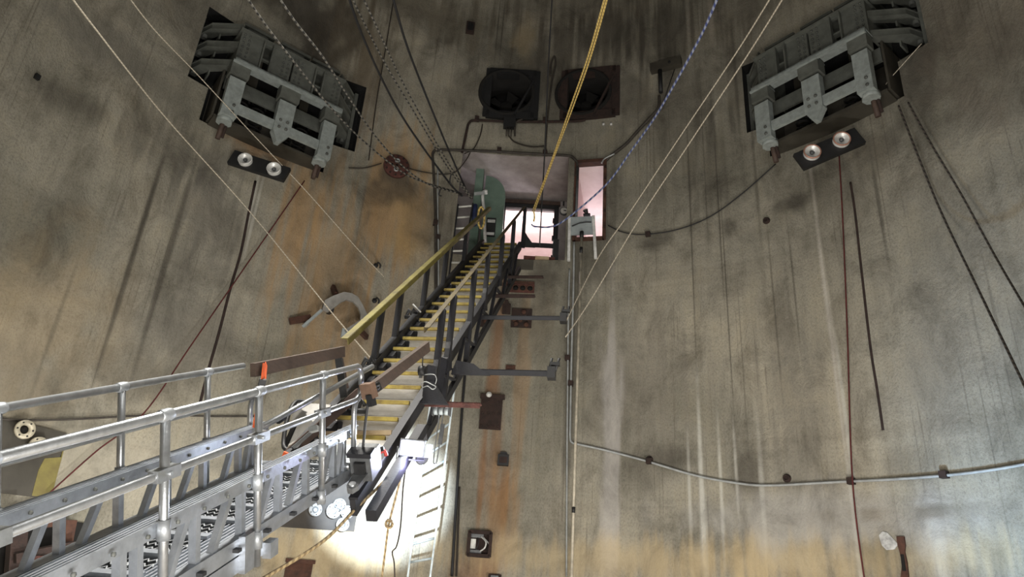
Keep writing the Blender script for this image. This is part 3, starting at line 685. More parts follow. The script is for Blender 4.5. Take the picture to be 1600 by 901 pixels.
for i in range(NST):
    F = Frame(S(-i*STEP, 0), sS, fS, UP); j = random.uniform
    rise = STEP*bS[2]; run = STEP*math.hypot(bS[0], bS[1])
    MB(F).box(.0, W, .03, run+.02, -.034, -.006 + j(-.004,.004)).build('tread', M['plank'], t)
    n_ = MB(F).box(-.0+j(-.01,.02), W+j(-.03,.0), -.012+j(-.006,.006), .03, -.036, 0).build('nosing', M['plank_edge'], t)
    zm = -.036 - (rise-.036)*j(.42,.58)
    if i < NST-1:
        MB(F).box(.02+j(-.01,.02), W-.01, .035+j(-.006,.006), .055, zm+.004, -.035).build('riser_plank', M['plank'], t)
        MB(F).box(.02+j(-.01,.02), W-.01, .032+j(-.006,.008), .055, -rise+.0, zm-.004).build('riser_plank', M['plank'], t)
    c = MB(F)
    c.add([F(x,y,z) for x in (-.02,.055) for y,z in ((-.01,-.055),(.03,-.055),(.03,-.2),(.0,-.22),(-.13,-.20),(-.13,-.16))],
          [(5,4,3,2,1,0),(6,7,8,9,10,11)] + [(k,(k+1)%6,6+(k+1)%6,6+k) for k in range(6)])
    c.add([F(x,y,z) for x in (.055,.10) for y,z in ((-.005,-.06),(.03,-.06),(.03,-.13))], [(2,1,0),(3,4,5),(0,1,4,3),(1,2,5,4),(2,0,3,5)])
    c.build('cleat', M['dark_steel'], t)
def sbar(name, p0, p1, w, h, mat=None, up=nS, par=t): return MB().bar(p0, p1, w, h, up).build(name, mat or M['dark_steel'], par)
sbar('stringer', S(-9.9, -.045, -.05), S(.1, -.045, -.05), .05, .20)
sbar('stringer_flange', S(-9.9, -.055, .05), S(.1, -.055, .05), .08, .02)
dE = d_where(lambda d: S(d, W+.035, -.10), 1, 792)
sbar('stringer', S(dE, W+.035, -.10), S(.2, W+.035, -.10), .05, .16)
sbar('stringer_flange', S(dE, W+.045, -.02), S(.2, W+.045, -.02), .08, .02)
sbar('bottom_chord', S(-7.7, W+.06, -.50), S(-.2, W+.06, -.50), .06, .10)
sbar('bottom_chord', S(-7.7, -.06, -.50), S(-.2, -.06, -.50), .06, .10)
dE2 = d_where(lambda d: S(d, W+.20, -.14), 1, 806)
sbar('lower_beam', S(dE2, W+.20, -.14), S(-8.2, W+.20, -.14), .09, .10)
# railings
RH = .80
lr0, lr1 = d_where(lambda d: S(d, -.05, 0, RH), 0, 538), d_where(lambda d: S(d, -.05, 0, RH), 0, 766)
dm = (lr0 + lr1)/2
hr = MB(); hr.bar(S(lr0, -.05, 0, RH), S(lr1, -.05, 0, RH), .075, .012, nS); hr.bar(S(lr0, -.015, -.035, RH), S(lr1, -.015, -.035, RH), .012, .07, nS)
hr.build('handrail', M['yellow_rail'], t, 'yellow painted left handrail')
for d in (dL(569), dL(533), dL(484), dL(448), dL(412)):
    sbar('baluster', S(d, -.06, 0, -.12), S(d, -.06, 0, RH-.02), .07, .07, None, fS)
rr0 = dRx(660, RH); rr1 = dRx(829, RH)
hr = MB(); hr.bar(S(rr0, W+.05, 0, RH), S(rr1, W+.05, 0, RH), .06, .012, nS); hr.bar(S(rr0, W+.02, -.03, RH), S(rr1, W+.02, -.03, RH), .012, .06, nS)
hr.build('handrail', simple('worn_yellow_brown', (.12,.09,.03), .75, .1, (.03,.022,.014), 4, .8, .2), t, 'worn brown-yellow right handrail')
for k, x in enumerate((685, 703, 736, 758, 781, 799, 826)):
    d = dRx(x, RH)
    low = .62 if k in (1, 2, 5) else .2
    sbar('baluster', S(d, W+.06, 0, -low), S(d, W+.06, 0, RH-.02), .07, .07, None, fS)
    if k in (0, 1, 3, 4, 5, 6):
        F = Frame(S(d, W+.06), fS, sS, UP)
        MB(F).prism([(-.10,-.28),(.16,-.16),(.06,.06),(-.03,.16),(-.06,.05)], -.03, .03).build('gusset_plate', M['dark_steel'], t)
dd = np.linspace(-7.5, -.5, 12)
for k in range(11):
    h0, h1 = (-.12, -.46) if k % 2 else (-.46, -.12)
    sbar('brace', S(dd[k], W+.06, h0), S(dd[k+1], W+.06, h1), .035, .05, None, sS)
# outriggers reaching out to the right, with clamps at their ends
def outrigger(x0, x1, y, Z, mat, hgt, wid, clamp=True, lab=None):
    p0 = PD(x0, y, Z); L = (x1 - x0) * Z / FPX; F = Frame(p0, sS, fS, UP)
    b = MB(F); b.box(0, L, 0, .012, -hgt, 0); b.box(0, L, 0, wid, -.012, 0); o = b.build('outrigger', mat, t, lab)
    if clamp:
        c = MB(F); c.box(L-.05, L+.05, -.02, wid, -hgt-.02, .05); c.tube([F(L-.03,.02,0), F(L+.0,.0,.16)], .018, 6)
        c.tube([F(L+.04,.05,0), F(L+.09,.02,.17)], .018, 6); c.box(L-.02, L+.1, -.01, .06, .07, .11); c.build('end_clamp', M['black'], o)
    return F, L
outrigger(748, 880, 492, 11.0, M['dark_steel'], .07, .12)
Fo, Lo = outrigger(706, 862, 575, 8.9, M['dark_steel'], .075, .12)
MB(Fo).prism([(0,-.08),(.5,-.08),(.36,.0),(.28,.06),(.05,.1)], -.02, .03).build('haunch', M['dark_steel'], t)
Fr, Lr = outrigger(664, 752, 626, 7.55, M['red_rust'], .06, .10, False, 'rust-red outrigger at the stair foot')
outrigger(772, 836, 459, 12.4, M['dark_rust'], .07, .12, False)
outrigger(790, 849, 430, 13.4, M['dark_rust'], .06, .12, False)
# posts at the stair foot
fp = d_where(lambda d: S(d, W+.06), 1, 612)
pf0 = S(fp, W+.06)
MB().bar(PD(672, 573, 7.7), PD(668, 628, 7.5), .09, .10).build('foot_post', M['dark_steel'], t)
MB().bar(PD(693, 560, 7.8), PD(683, 625, 7.6), .05, .07).build('foot_post', M['dark_steel'], t)
F = Frame(PD(672, 628, 7.45), sS, fS, UP)
MB(F).prism([(-.08,-.02),(.2,-.02),(.02,.22),(-.08,.22)], -.03, .03).build('gusset_plate', M['dark_steel'], t)
lp = smooth_path([PD(658, 600, 7.4), PD(664, 596, 7.38), PD(674, 600, 7.35), PD(681, 604, 7.4), PD(676, 608, 7.36), PD(668, 603, 7.34), PD(659, 606, 7.4)], 5)
MB().tube(lp, .006, 6).build('tie_wire', M['conduit'], t)
MB().tube(smooth_path([PD(663, 585, 7.5), PD(678, 585, 7.45), PD(682, 592, 7.45), PD(680, 600, 7.45)], 5), .005, 6).build('tie_wire', M['conduit'], t)
MB().bar(PD(527, 545, 7.3), PD(538, 622, 7.1), .07, .07).build('newel_post', M['black'], t)
MB().bar(PD(534, 560, 7.32), PD(543, 606, 7.2), .02, .03).build('newel_strap', M['brown_steel'], t)
# hardware on the left stringer
for px, py, Z in ((643, 489, 10.2), (576, 566, 8.3), (560, 633, 7.4)):
    F = Frame(PD(px, py, Z), sS, fS, UP)
    b = MB(); b.tube([F(-.07,0,-.05), F(-.04,0,.06), F(0,0,.0)], .025, 6); b.tube([F(0,0,-.05), F(.03,0,.07), F(.07,0,0)], .025, 6); b.cyl(F(-.09,0,-.06), F(.1,0,-.06), .03, 8)
    b.build('shackle', M['black'], t)
MB().tube([PD(645, 475, 10.2), PD(652, 482, 10.2), PD(657, 487, 10.1)], .012, 6).build('bent_rod', M['white_cap'], t)
# rope and pulley hanging inside the right railing
MB().tube([PD(661, 545, 7.5), PD(660, 574, 7.5)], .008, 6).build('lashing', M['black'], t)
MB().lathe([(.0,-.03),(.055,-.03),(.055,.03),(.0,.03)], PD(659, 579, 7.5), sS, 12).build('pulley', M['black'], t)
MB().bar(PD(658, 578, 7.5), PD(657, 590, 7.5), .03, .05).build('pulley_hook', M['black'], t)
# batten lying across the lower treads
tag(MB().bar(PD(503, 678, 6.75), PD(612, 676, 6.75), .05, .045).build('batten', M['pale_timber']), 'short pale batten lying across the lowest stair treads', 'board')

# ------------------------------------------------------------------ winch, lamp and cords at the stair foot
wp = PD(572, 738, 5.95)
t = thing('hand_winch', 'grey cast hand winch on the dark beam at the stair foot', 'winch', wp)
F = Frame(wp, sS, bS, nS)
MB(F).box(-.09,.09,-.10,.14,-.02,.20).build('housing', M['tool_grey'], t)
MB(F).box(-.105,.105,-.12,.0,.20,.24).build('cap', M['dark_steel'], t)
MB(F).box(-.045,.045,-.14,-.10,.0,.16).build('cover', M['black'], t)
MB(F).prism([(-.06,-.1),(.06,-.1),(.05,-.3),(.02,-.36),(-.02,-.36),(-.05,-.3)], .02, .06, 'z').build('lever', M['tool_grey'], t)
MB().cyl(F(0,-.3,.05), F(0,-.3,.08), .03, 10).build('bolt', M['galv'], t)
MB().cyl(F(-.14,-.08,.1), F(-.1,-.08,.1), .03, 10).build('bolt', M['galv'], t)
hk = thing('ratchet_hook', 'small red and black ratchet hook above the grey winch', 'hook', PD(594, 706, 6.2))
MB().tube(smooth_path([PD(583, 722, 6.2), PD(585, 714, 6.2), PD(592, 708, 6.2), PD(600, 704, 6.2), PD(604, 712, 6.2)], 5), .017, 6).build('strap', simple('red_strap', (.5,.05,.04), .6), hk)
MB().bar(PD(588, 704, 6.2), PD(600, 701, 6.2), .04, .04).build('buckle', M['black'], hk)
LP = PD(644, 700, 6.5)
fl_n = nz(nz(CAM - LP) + V3(.05, 0, -.15)); fx = nz(np.cross(fl_n, UP)) * -1; fz = np.cross(fx, fl_n) * -1
if fz[2] < 0: fz = -fz
F = Frame(LP, fx, fl_n, fz)
t = thing('led_worklamp', 'lit white worklamp hung at the foot of the stair', 'lamp', LP - UP*.08)
MB(F).box(-.115,.115,-.06,0,-.075,.075).build('housing', M['tool_grey'], t)
MB(F).box(-.10,.10,0,.006,-.062,.062).build('lens', M['lamp_glass'], t)
m = MB(F)
for k in range(6): m.box(-.1+k*.036,-.09+k*.036,-.09,-.06,-.06,.06)
m.build('cooling_fin', M['tool_grey'], t)
MB().tube([F(-.13,-.03,0), F(-.13,-.03,-.11), F(.13,-.03,-.11), F(.13,-.03,0)], .01, 6).build('yoke', M['tool_grey'], t)
MB(F).box(.115,.19,-.05,-.02,-.075,.05).build('side_guard', M['panel_grey'], t)
spot('worklamp_beam', LP + fl_n*.04, LP + fl_n*3, 60, 150, (.75, .85, 1), 1, .08)
QP = LP + RT*.07 - UPV*.13 + FW*.16; qd = nz(PW(588, 778) - QP)      # second head, turned to the wall
rh = MB().lathe([(.05,-.05),(.06,.0),(.06,.05)], QP, qd, 12).build('rear_head', M['tool_grey'], t)
MB().lathe([(.052,.051),(.0,.052)], QP, qd, 12).build('rear_lens', M['lamp_glass'], rh)
MB().bar(QP, LP - fl_n*.05 + RT*.05, .02, .02).build('rear_arm', M['tool_grey'], t)
spot('worklamp_back_beam', QP + qd*.08, PW(598, 772), 13000, 24, (.70, .84, 1), .6, .03)
point('worklamp_spill', LP + fl_n*.06 - UP*.12, 11, (.58, .56, 1), .06)
def rope(name, pts, r, mat, label, cat, group=None, seg=6, sub=8, wall=False):
    P = [(PW(p[0], p[1], p[2] if len(p) > 2 else .03) if wall else PD(p[0], p[1], min(p[2], depth(PW(p[0], p[1])) - .12 if -60 < p[1] < 1000 and not 735 < p[0] < 870 else p[2]))) for p in pts]
    return tag(MB().tube(smooth_path(P, sub) if len(P) > 2 else P, r, seg).build(name, mat), label, cat, group)
t = thing('knotted_rope', 'tan rope with a knot hanging below the lit worklamp', 'rope', PD(597, 901, 6.7))
MB().tube(smooth_path([PD(633, 716, 6.7), PD(620, 770, 6.72), PD(608, 817, 6.72), PD(602, 860, 6.72), PD(595, 915, 6.72)], 6), .010, 6).build('cord', M['tan_rope'], t)
kn = [PD(608 + 5*math.cos(a), 818 + 6*math.sin(a), 6.7 + .02*math.sin(2*a)) for a in np.linspace(0, 2*math.pi, 11)[:-1]]
MB().tube(kn, .014, 6, closed=True).build('knot', M['tan_rope'], t)
rope('lamp_cord', [(636,716,6.75),(630,760,6.76),(626,820,6.78),(620,852,6.78),(613,862,6.78),(616,880,6.78),(617,915,6.78)], .007, M['dark_cable'], 'thin slack cord hanging between the knotted rope and the ladder', 'cord')
rope('guy_rope', [(636,712,6.6),(600,752,6.2),(560,790,5.8),(505,845,5.3),(412,903,4.7),(360,932,4.2)], .013, M['tan_rope'], 'tan guy rope running from the worklamp down past the gangway', 'rope')
rope('hanging_strap', [(577,617,5.9),(572,650,5.9),(568,690,5.9),(567,700,5.9)], .012, M['black'], 'black lashing hanging from the near gangway rail end', 'strap')

# ------------------------------------------------------------------ aluminium gangway in the foreground
K = .82
aG = nz(ray(964, 469)); sG = nz(np.cross(aG, UP)); nG = np.cross(sG, aG)
OG = PD(405, 611, 5.3*K); GW = -1.14*K
def Gd(Z): return (Z - 5.3)*1.011*K
GF = Frame(OG, sG, aG, nG)                       # x right, y up along the gangway, z normal to its deck
def gpx(px, py):                                 # pixel on the near truss plane -> distance along
    return (PP(px, py, OG, sG) - OG) @ aG
SEC = [Gd(z) for z in (-1.0, .0, 1.0, 2.0, 3.0, 4.20, 5.3, 6.45)]; END = Gd(7.42)
RAILM, CH, CL, CB = -.345*K, -.63*K, -1.05*K, -1.16*K
floor_d = SEC[0] - .4
t = thing('gangway', 'aluminium gangway with tube railings sloping up to the stair foot', 'gangway', GF(GW/2, floor_d, CB))
def gb(name, x0, x1, y0, y1, z0, z1, mat='alu', par=t): return MB(GF).box(x0, x1, y0, y1, z0, z1).build(name, M[mat], par)
for side in (0, 1):
    x = 0 if side == 0 else GW; o = 1 if side == 0 else -1
    # posts
    for k, d in enumerate(SEC):
        if k == 0: continue
        low = CB - .12 if side == 0 and k < 7 else CB
        p = MB().tube([GF(x, d, low), GF(x, d, 0)], .0235, 10).build('post', M['galv'], t)
        MB().lathe([(.0255,-.045),(.030,-.042),(.0325,-.02),(.0325,.02),(.030,.042),(.0255,.045)], GF(x, d, 0), aG, 14).build('rail_collar', M['alu_dark'], p)
        MB().lathe([(.025,-.05),(.033,-.05),(.033,.05),(.025,.05)], GF(x, d, CH-.04), nG, 12).build('clamp', M['alu_dark'], p)
        MB().lathe([(.025,-.05),(.033,-.05),(.033,.05),(.025,.05)], GF(x, d, CL-.05), nG, 12).build('clamp', M['alu_dark'], p)
    # rails
    top_end = END if side == 0 else Gd(7.2)
    pts = [GF(x, SEC[0], 0), GF(x, top_end-.10, 0)]
    if side == 0:
        pts += [GF(x, END-.10+.10*math.sin(a), -.10+.10*math.cos(a)) for a in np.linspace(.2, math.pi/2, 6)] + [GF(x, END, -.17)]
    MB().tube(pts, .0245, 12).build('top_rail', M['galv'], t)
    m = MB(); m.tube([GF(x, SEC[0], RAILM), GF(x, END-.12, RAILM), GF(x, END-.03, RAILM+.035), GF(x, END, RAILM+.1)] if side == 0 else [GF(x, SEC[0], RAILM), GF(x, END-.06, RAILM)], .0215, 10)
    mr = m.build('mid_rail', M['galv'], t)
    for d in SEC[1:]:
        if side == 0:
            MB(GF).box(x-.026, x+.03, d-.09, d+.09, RAILM-.03, RAILM+.03).build('flattened_joint', M['galv'], mr)
            MB().cyl(GF(x+.02, d, RAILM), GF(x+.04, d, RAILM), .012, 8).build('bolt', M['alu_dark'], mr)
    e = END - .14
    MB().tube([GF(x, e-.02, CB+.02), GF(x, e-.02, RAILM-.12)] + [GF(x, e-.02+.09*(1-math.cos(a)), RAILM-.12+.12*math.sin(a)) for a in np.linspace(.2, math.pi/2, 6)], .0225, 10).build('end_post', M['galv'], t)
    # truss: upper chord with a ridged top, lower chord, verticals and diagonals
    c0, c1 = (x-.10, x+.0) if side == 0 else (x, x+.10)
    uc = gb('upper_chord', c0+.01, c1-.026 if side == 0 else c1, SEC[0], END-.02, CH-.075, CH)
    m = MB(GF)
    for q in range(4): xx = c0+.012+q*.022; m.box(xx, xx+.012, SEC[0], END-.02, CH, CH+.006)
    m.build('ridge', M['alu'], uc, kind='stuff')
    lc = gb('lower_chord', c0+.01, c1-.026 if side == 0 else c1, SEC[0], END-.02, CL-.085, CL+.01)
    gb('under_channel', c0+.01, c1-.026 if side == 0 else c1, SEC[0], Gd(5.45), CL-.19, CL-.095)
    xm = (c0 + c1)/2 - .01*o
    vs = [gpx(px, 800) for px in (390, 447, 489, 530, 545)] + [gpx(205, 870), gpx(231, 860), gpx(320, 840)]
    ds = [(gpx(417, 822), gpx(437, 745)), (gpx(462, 790), gpx(480, 722)), (gpx(513, 762), gpx(526, 700)), (gpx(277, 895), gpx(306, 806)), (gpx(345, 868), gpx(372, 780)), (gpx(538, 745), gpx(545, 690))]
    base = SEC[4]
    for q in range(1, 7):
        if q > 1: vs += [base - q*.46]; 
        ds += [(base - q*.46 + .02, base - q*.46 + .24)]
    if side == 1: vs += [gpx(205,870)-.45]
    for d in vs: gb('truss_vertical', xm-.022, xm+.022, d-.022, d+.022, CL, CH-.07)
    for d0, d1 in ds: MB().bar(GF(xm, d0, CL), GF(xm, d1, CH-.07), .04, .04, sG).build('truss_diagonal', M['alu'], t)
    m = MB(GF)
    for d in np.arange(SEC[2], END-.1, .23): m.lathe([(.012,0),(.012,.012),(0,.014)], GF(c1 if side == 0 else c1, d, CH-.035), sG, 6)
    m.build('bolt', M['rivet'], t, kind='stuff')
    for d in np.arange(SEC[3], END-.2, .36):
        MB(GF).box(c1-.03, c1+.012, d-.02, d+.02, CL-.05, CL-.03).build('toggle_clip', M['black'], t)
# deck: ridged side planks, cross bars and black grip strips
xi0, xi1 = GW+.11, -.11
for (x0, x1) in ((xi0, xi0+.12), (xi1-.15, xi1)):
    dk = gb('deck_plank', x0, x1, SEC[0], END, CL-.03, CL)
    m = MB(GF)
    for q in range(int((x1-x0)/.03)): m.box(x0+q*.03, x0+q*.03+.012, SEC[0], END, CL, CL+.010)
    m.build('ridge', M['alu'], dk, kind='stuff')
g0, g1 = xi0+.12, xi1-.15; pitch = .30; d = SEC[1]
while d < END-.08:
    tr = gb('tread_bar', g0, g1+.06, d-.02, d+.035, CL-.01, CL+.03)
    gb('tread_sheet', g0, g1, d+.035, d+pitch-.02, CL-.03, CL-.012, 'black_grip', tr)
    m = MB(GF); cols = 9; w = (g1-g0)/cols
    for r in range(3):
        y = d+.07+r*.065
        for c in range(cols):
            xx = g0 + c*w + (w/2 if r % 2 else 0)
            if xx + w > g1 + .03: continue
            for sgn in (0, 1):
                xa, xb = xx + sgn*w/2, xx + sgn*w/2 + w/2
                ya, yb = (y, y+.035) if sgn == 0 else (y+.035, y)
                m.add([GF(xa, ya, CL-.012), GF(xb, yb, CL-.012), GF(xb, yb+.014, CL-.012), GF(xa, ya+.014, CL-.012),
                       GF(xa, ya, CL+.012), GF(xb, yb, CL+.012), GF(xb, yb+.014, CL+.012), GF(xa, ya+.014, CL+.012)],
                      [(0,3,2,1),(4,5,6,7),(0,1,5,4),(1,2,6,5),(2,3,7,6),(3,0,4,7)])
    m.build('grip_tooth', M['alu_dark'], tr, kind='stuff'); d += pitch
gb('end_plate', GW+.05, -.05, END-.02, END+.10, CL-.05, CL-.02)
for px, py, Z in ((398, 850, 4.38),):
    MB(GF).box(-.03, .012, -.16, -.05, CL-.20, CL+.02).build('splice_plate', M['alu'], t)
MB(GF).box(-.03,.03, gpx(428,850)-.10, gpx(428,850), CB-.12, CB-.02).build('bracket_box', M['alu'], t)

# timber and pipe joining gangway and stair rails
tag(MB().bar(PD(395, 578, 5.45), PD(536, 549, 7.05), .045, .105).build('rail_timber', M['timber']), 'brown timber rail bridging from the far gangway rail to the stair newel', 'timber')
p0, p1 = PD(574, 613, 5.95), PD(668, 541, 7.3)
t = thing('rail_timber', 'brown timber rail bridging from the near gangway rail to the right handrail', 'timber', p0)
MB().bar(p0, p1, .05, .105).build('beam', M['timber'], t)
MB().bar(PD(572, 612, 5.9), PD(580, 608, 5.96), .12, .13).build('end_block', simple('end_grain', (.15,.09,.06), .85), t)
MB().bar(PD(583, 600, 6.0), PD(588, 612, 6.0), .05, .1).build('lashing', M['black'], t)
MB().bar(PD(578, 616, 5.9), PD(582, 634, 5.9), .05, .06).build('lashing', M['black'], t)
MB().tube(smooth_path([PD(587,604,5.95), PD(593,602,5.95), PD(592,607,5.95), PD(584,609,5.95)],4), .006, 6).build('wire_end', M['black'], t)
t = thing('pipe_handrail', 'loose aluminium pipe rising between far gangway rail and stair, black clamp on it', 'pipe', PD(400, 672, 5.6))
MB().tube([PD(398, 673, 5.6), PD(582, 572, 7.5)], .026, 10).build('pipe', M['galv'], t)
MB().tube([PD(434, 656, 5.92), PD(443, 650, 6.0)], .036, 10).build('clamp', M['black'], t)
# orange ratchet strap
t = thing('ratchet_strap', 'orange ratchet strap looped over the brown timber by the far rail', 'strap', PD(402, 668, 5.4))
b = MB(); b.bar(PD(413, 567, 5.42), PD(410, 592, 5.4), .05, .006, RT); b.bar(PD(416, 568, 5.6), PD(414, 590, 5.5), .05, .006, RT); b.build('loop', M['orange'], t)
MB().bar(PD(411, 592, 5.4), PD(408, 603, 5.4), .05, .05).build('buckle', M['black'], t)
MB().bar(PD(409, 604, 5.4), PD(398, 668, 5.4), .008, .035, RT).build('tail', M['orange'], t)
MB().bar(PD(447, 706, 5.5), PD(440, 722, 5.5), .03, .03, RT).build('hook_end', M['orange'], t)
# tilted grey board, hose loop and dark lever behind the gangway end
t = thing('tilted_board', 'grey board with dark edge leaning behind the gangway end', 'board', PD(470, 680, 7.0))
A, B_, Cc, D_ = PD(462,628,7.2), PD(517,632,7.2), PD(497,668,6.9), PD(448,695,6.9)
nn = nz(np.cross(B_-A, D_-A)); 
MB().add([A,B_,Cc,D_]+[q+nn*.03 for q in (A,B_,Cc,D_)], [(0,1,2,3),(7,6,5,4),(0,4,5,1),(1,5,6,2),(2,6,7,3),(3,7,4,0)]).build('board', M['arch_steel'], t)
MB().bar(PD(462,660,6.75), PD(445,698,6.7), .02, .05).build('edge', M['black'], t)
tag(MB().tube(smooth_path([PD(480,628,7.1), PD(462,628,7.1), PD(450,650,6.9), PD(443,690,6.7), PD(447,702,6.6), PD(460,706,6.6)],6), .022, 8).build('rubber_hose', M['black']), 'black rubber hose looping down around the tilted grey board', 'hose')
t = thing('lever_arm', 'brown steel lever arm propped between gangway end and stair', 'lever', PD(460, 702, 6.4))
MB().bar(PD(452,708,6.4), PD(562,612,7.0), .05, .09).build('arm', M['brown_steel'], t)
MB().bar(PD(457,700,6.35), PD(485,676,6.5), .03, .03).build('rod', M['galv'], t)
MB().bar(PD(484,672,6.5), PD(497,668,6.5), .06, .05).build('clevis', M['conduit'], t)

# ------------------------------------------------------------------ ladders
def ladder(name, L0, L1, R0, R1, n, mat, label, t0=0., t1=1., rr=.024, rung=None):
    """left rail L0 (foot) to L1, right rail R0 to R1, n rungs between t0 and t1"""
    L0, L1, R0, R1 = map(np.asarray, (L0, L1, R0, R1)); x = nz(R0 - L0)
    t = thing(name, label, 'ladder', (L0 + R0)/2)
    for a, b in ((L0, L1), (R0, R1)): MB().bar(a, b, .03, .065, np.cross(x, b - a)).build('rail', mat, t)
    for k in range(n):
        q = t0 + (t1 - t0)*k/(n-1); MB().tube([L0 + (L1-L0)*q, R0 + (R1-R0)*q], rr*.8, 8).build('rung', rung or mat, t)
    return t
la, lb = PD(637, 901, 11.3), PD(674, 616, 12.1); ra, rb = PD(672, 901, 11.3), PD(712, 590, 12.1)
dl_ = lb - la; k0 = -(la[2])/dl_[2]; la2 = la + dl_*k0; ra2 = ra + (rb-ra)*k0
ladder('extension_ladder', la2, la + dl_*.97, ra2, rb, 17, M['ladder'], 'long aluminium ladder leaning up behind the stair, right of the worklamp', .02, .97)
l0, l1 = PD(701, 436, 14.6), PD(716, 320, 15.6); r0, r1 = PD(719, 436, 14.6), PD(739, 318, 15.6)
ladder('wall_ladder', l0, l1, r0, r1, 7, M['black'], 'short dark ladder with pale rungs in the niche left of the stair top', .06, .97, .028, M['gauge_face'])

# ------------------------------------------------------------------ plates, boxes and fittings on the wall
def wall_plate(px0, py0, px1, py1, mat, name, label, cat, thick=.04, group=None, frame=True):
    a, b_ = UV(px0, (py0+py1)/2), UV(px1, (py0+py1)/2); zt, zb = UV((px0+px1)/2, py0)[1], UV((px0+px1)/2, py1)[1]
    u, z = (a[0]+b_[0])/2, (zt+zb)/2; q = WP(u, z); tt = th(q); n = V3(-math.cos(tt), -math.sin(tt), 0)
    F = Frame(q, V3(math.sin(tt), -math.cos(tt), 0), n, UP); w, h = (b_[0]-a[0])/2, (zt-zb)/2
    t = thing(name, label, cat, F(0, 0, -h), group)
    MB(F).box(-w, w, -.01, thick, -h, h).build('plate', M[mat], t)
    return t, F, w, h
t, F, w, h = wall_plate(750, 622, 784, 671, 'dark_rust', 'anchor_plate', 'large dark rusty anchor plate right of the rust-red outrigger', 'plate', .05)
MB(F).box(-w-.02, w+.04, .0, .10, h-.02, h+.06).build('top_lip', M['dark_rust'], t)
MB().lathe([(.0,-.05),(.05,-.03),(.06,0),(.05,.03),(.0,.05)], F(-w*.3,.1,h+.05), F.y, 10).build('white_knob', M['white_cap'], t)
m = MB(F)
for x in (-w*.75,-w*.25,w*.25,w*.75):
    for z in (-h*.8, 0, h*.75): m.lathe([(.025,0),(.02,.02)], F(x,.05,z), F.y, 6)
m.build('stud', M['dark_rust'], t, kind='stuff')
t, F, w, h = wall_plate(778, 711, 795, 728, 'black', 'terminal_box', 'small black box with rust weeping below, under the large rusty plate', 'box', .12)
MB(F).box(-w*.6, w*.6, .0, .08, h, h+.05).build('top_tab', M['black'], t)
MB(F).box(-w*.7, w*.7, .12, .135, -h*.6, h*.5).build('cover', M['dark_rust'], t)
t, F, w, h = wall_plate(732, 831, 767, 869, 'dark_rust', 'open_junction_box', 'open rusty junction box with loose white wires right of the ladder', 'box', .02)
for a in ((-w-.02,-w+.04,-h,h),(w-.04,w+.02,-h,h),(-w,w,h-.04,h+.02),(-w,w,-h-.02,-h+.04)): MB(F).box(a[0],a[1],0,.16,a[2],a[3]).build('side', M['dark_rust'], t)
MB(F).box(-w*.8,w*.3,.02,.08,h*.5,h*.8).build('terminal_strip', M['tool_grey'], t)
MB(F).box(-w*.8,w*.2,.02,.08,-h*.8,-h*.5).build('terminal_strip', M['tool_grey'], t)
MB(F).box(-w*.8,-w*.35,.02,.05,-h*.4,h*.4).build('label_card', M['gauge_face'], t)
MB().tube(smooth_path([F(w*.1,.08,h*.6), F(w*.55,.14,h*.2), F(w*.5,.16,-h*.3), F(w*.1,.10,-h*.6)], 6), .014, 6).build('wire', M['white_cap'], t)
MB().tube(smooth_path([F(w*.3,.08,h*.55), F(w*.8,.12,h*.1), F(w*.9,.14,-h*.1)], 6), .012, 6).build('wire', M['white_cap'], t)
MB().tube(smooth_path([F(-w*.2,.08,h*.5), F(-w*.1,.12,0), F(-w*.3,.10,-h*.5)], 6), .012, 6).build('wire', M['black'], t)
t, F, w, h = wall_plate(763, 897, 783, 915, 'dark_rust', 'wall_socket_box', 'small dark box at the bottom edge below the open junction box', 'box', .1)
MB(F).box(-w*.6,w*.6,.1,.13,h*.1,h*.8).build('cover', M['tool_grey'], t)
t, F, w, h = wall_plate(785, 444, 835, 457, 'red_rust', 'slotted_plate', 'rust-red plate with a row of round holes below the doorway', 'plate', .04)
for k in range(4): 
    x = -w*.62 + k*w*.45; MB(F).lathe([(.085,.04),(.075,.055),(.06,.05),(.05,.02)], F(x,0,0), F.y, 14, True, False).build('hole_rim', M['rust'], t)
    MB(F).lathe([(.06,.042),(.0,.043)], F(x,0,0), F.y, 14).build('hole', M['void'], t)
MB(F).box(-w*.9, w, .0, .06, h, h+.05).build('top_lip', M['rust'], t)
t, F, w, h = wall_plate(799, 483, 831, 512, 'dark_rust', 'embed_plate', 'square rusty plate behind the upper dark outrigger', 'plate', .04)
for x,z in ((-w*.7,-h*.25),(-w*.1,-h*.3),(w*.7,-h*.1),(-w*.5,-h*.7),(w*.5,-h*.75),(w*.2,h*.6)): MB(F).lathe([(.05,.0),(.05,.06),(.02,.07)], F(x,.03,z), F.y, 8).build('stub', M['rust'], t)
t, F, w, h = wall_plate(750, 497, 766, 511, 'dark_rust', 'embed_plate', 'small rusty plate beside the stair, left of the square one', 'plate', .04)
MB(F).lathe([(.04,0),(.03,.08)], F(0,.03,.0), F.y, 8).build('stub', M['rust'], t)
t, F, w, h = wall_plate(785, 477, 798, 491, 'dark_rust', 'pipe_stub_plate', 'dark rusty block between the stair and the square rusty plate', 'plate', .10)
MB(F).box(-w*.5,w*.3,.0,.1,h,h+.09).build('tab', M['dark_rust'], t)
t, F, w, h = wall_plate(790, 571, 805, 585, 'rust', 'embed_plate', 'small rusty plate behind the lower dark outrigger', 'plate', .04)
MB(F).box(-w*.6,w*.6,.04,.08,-h*.7,-h*.2).build('lug', M['dark_rust'], t)
t, F, w, h = wall_plate(444, 877, 486, 915, 'rust', 'flaking_plate', 'flaking rusty plate at the bottom edge left of the knotted rope', 'plate', .04)
MB(F).box(-w-.02, w+.03, .0, .09, h-.02, h+.04).build('top_lip', M['rust'], t)
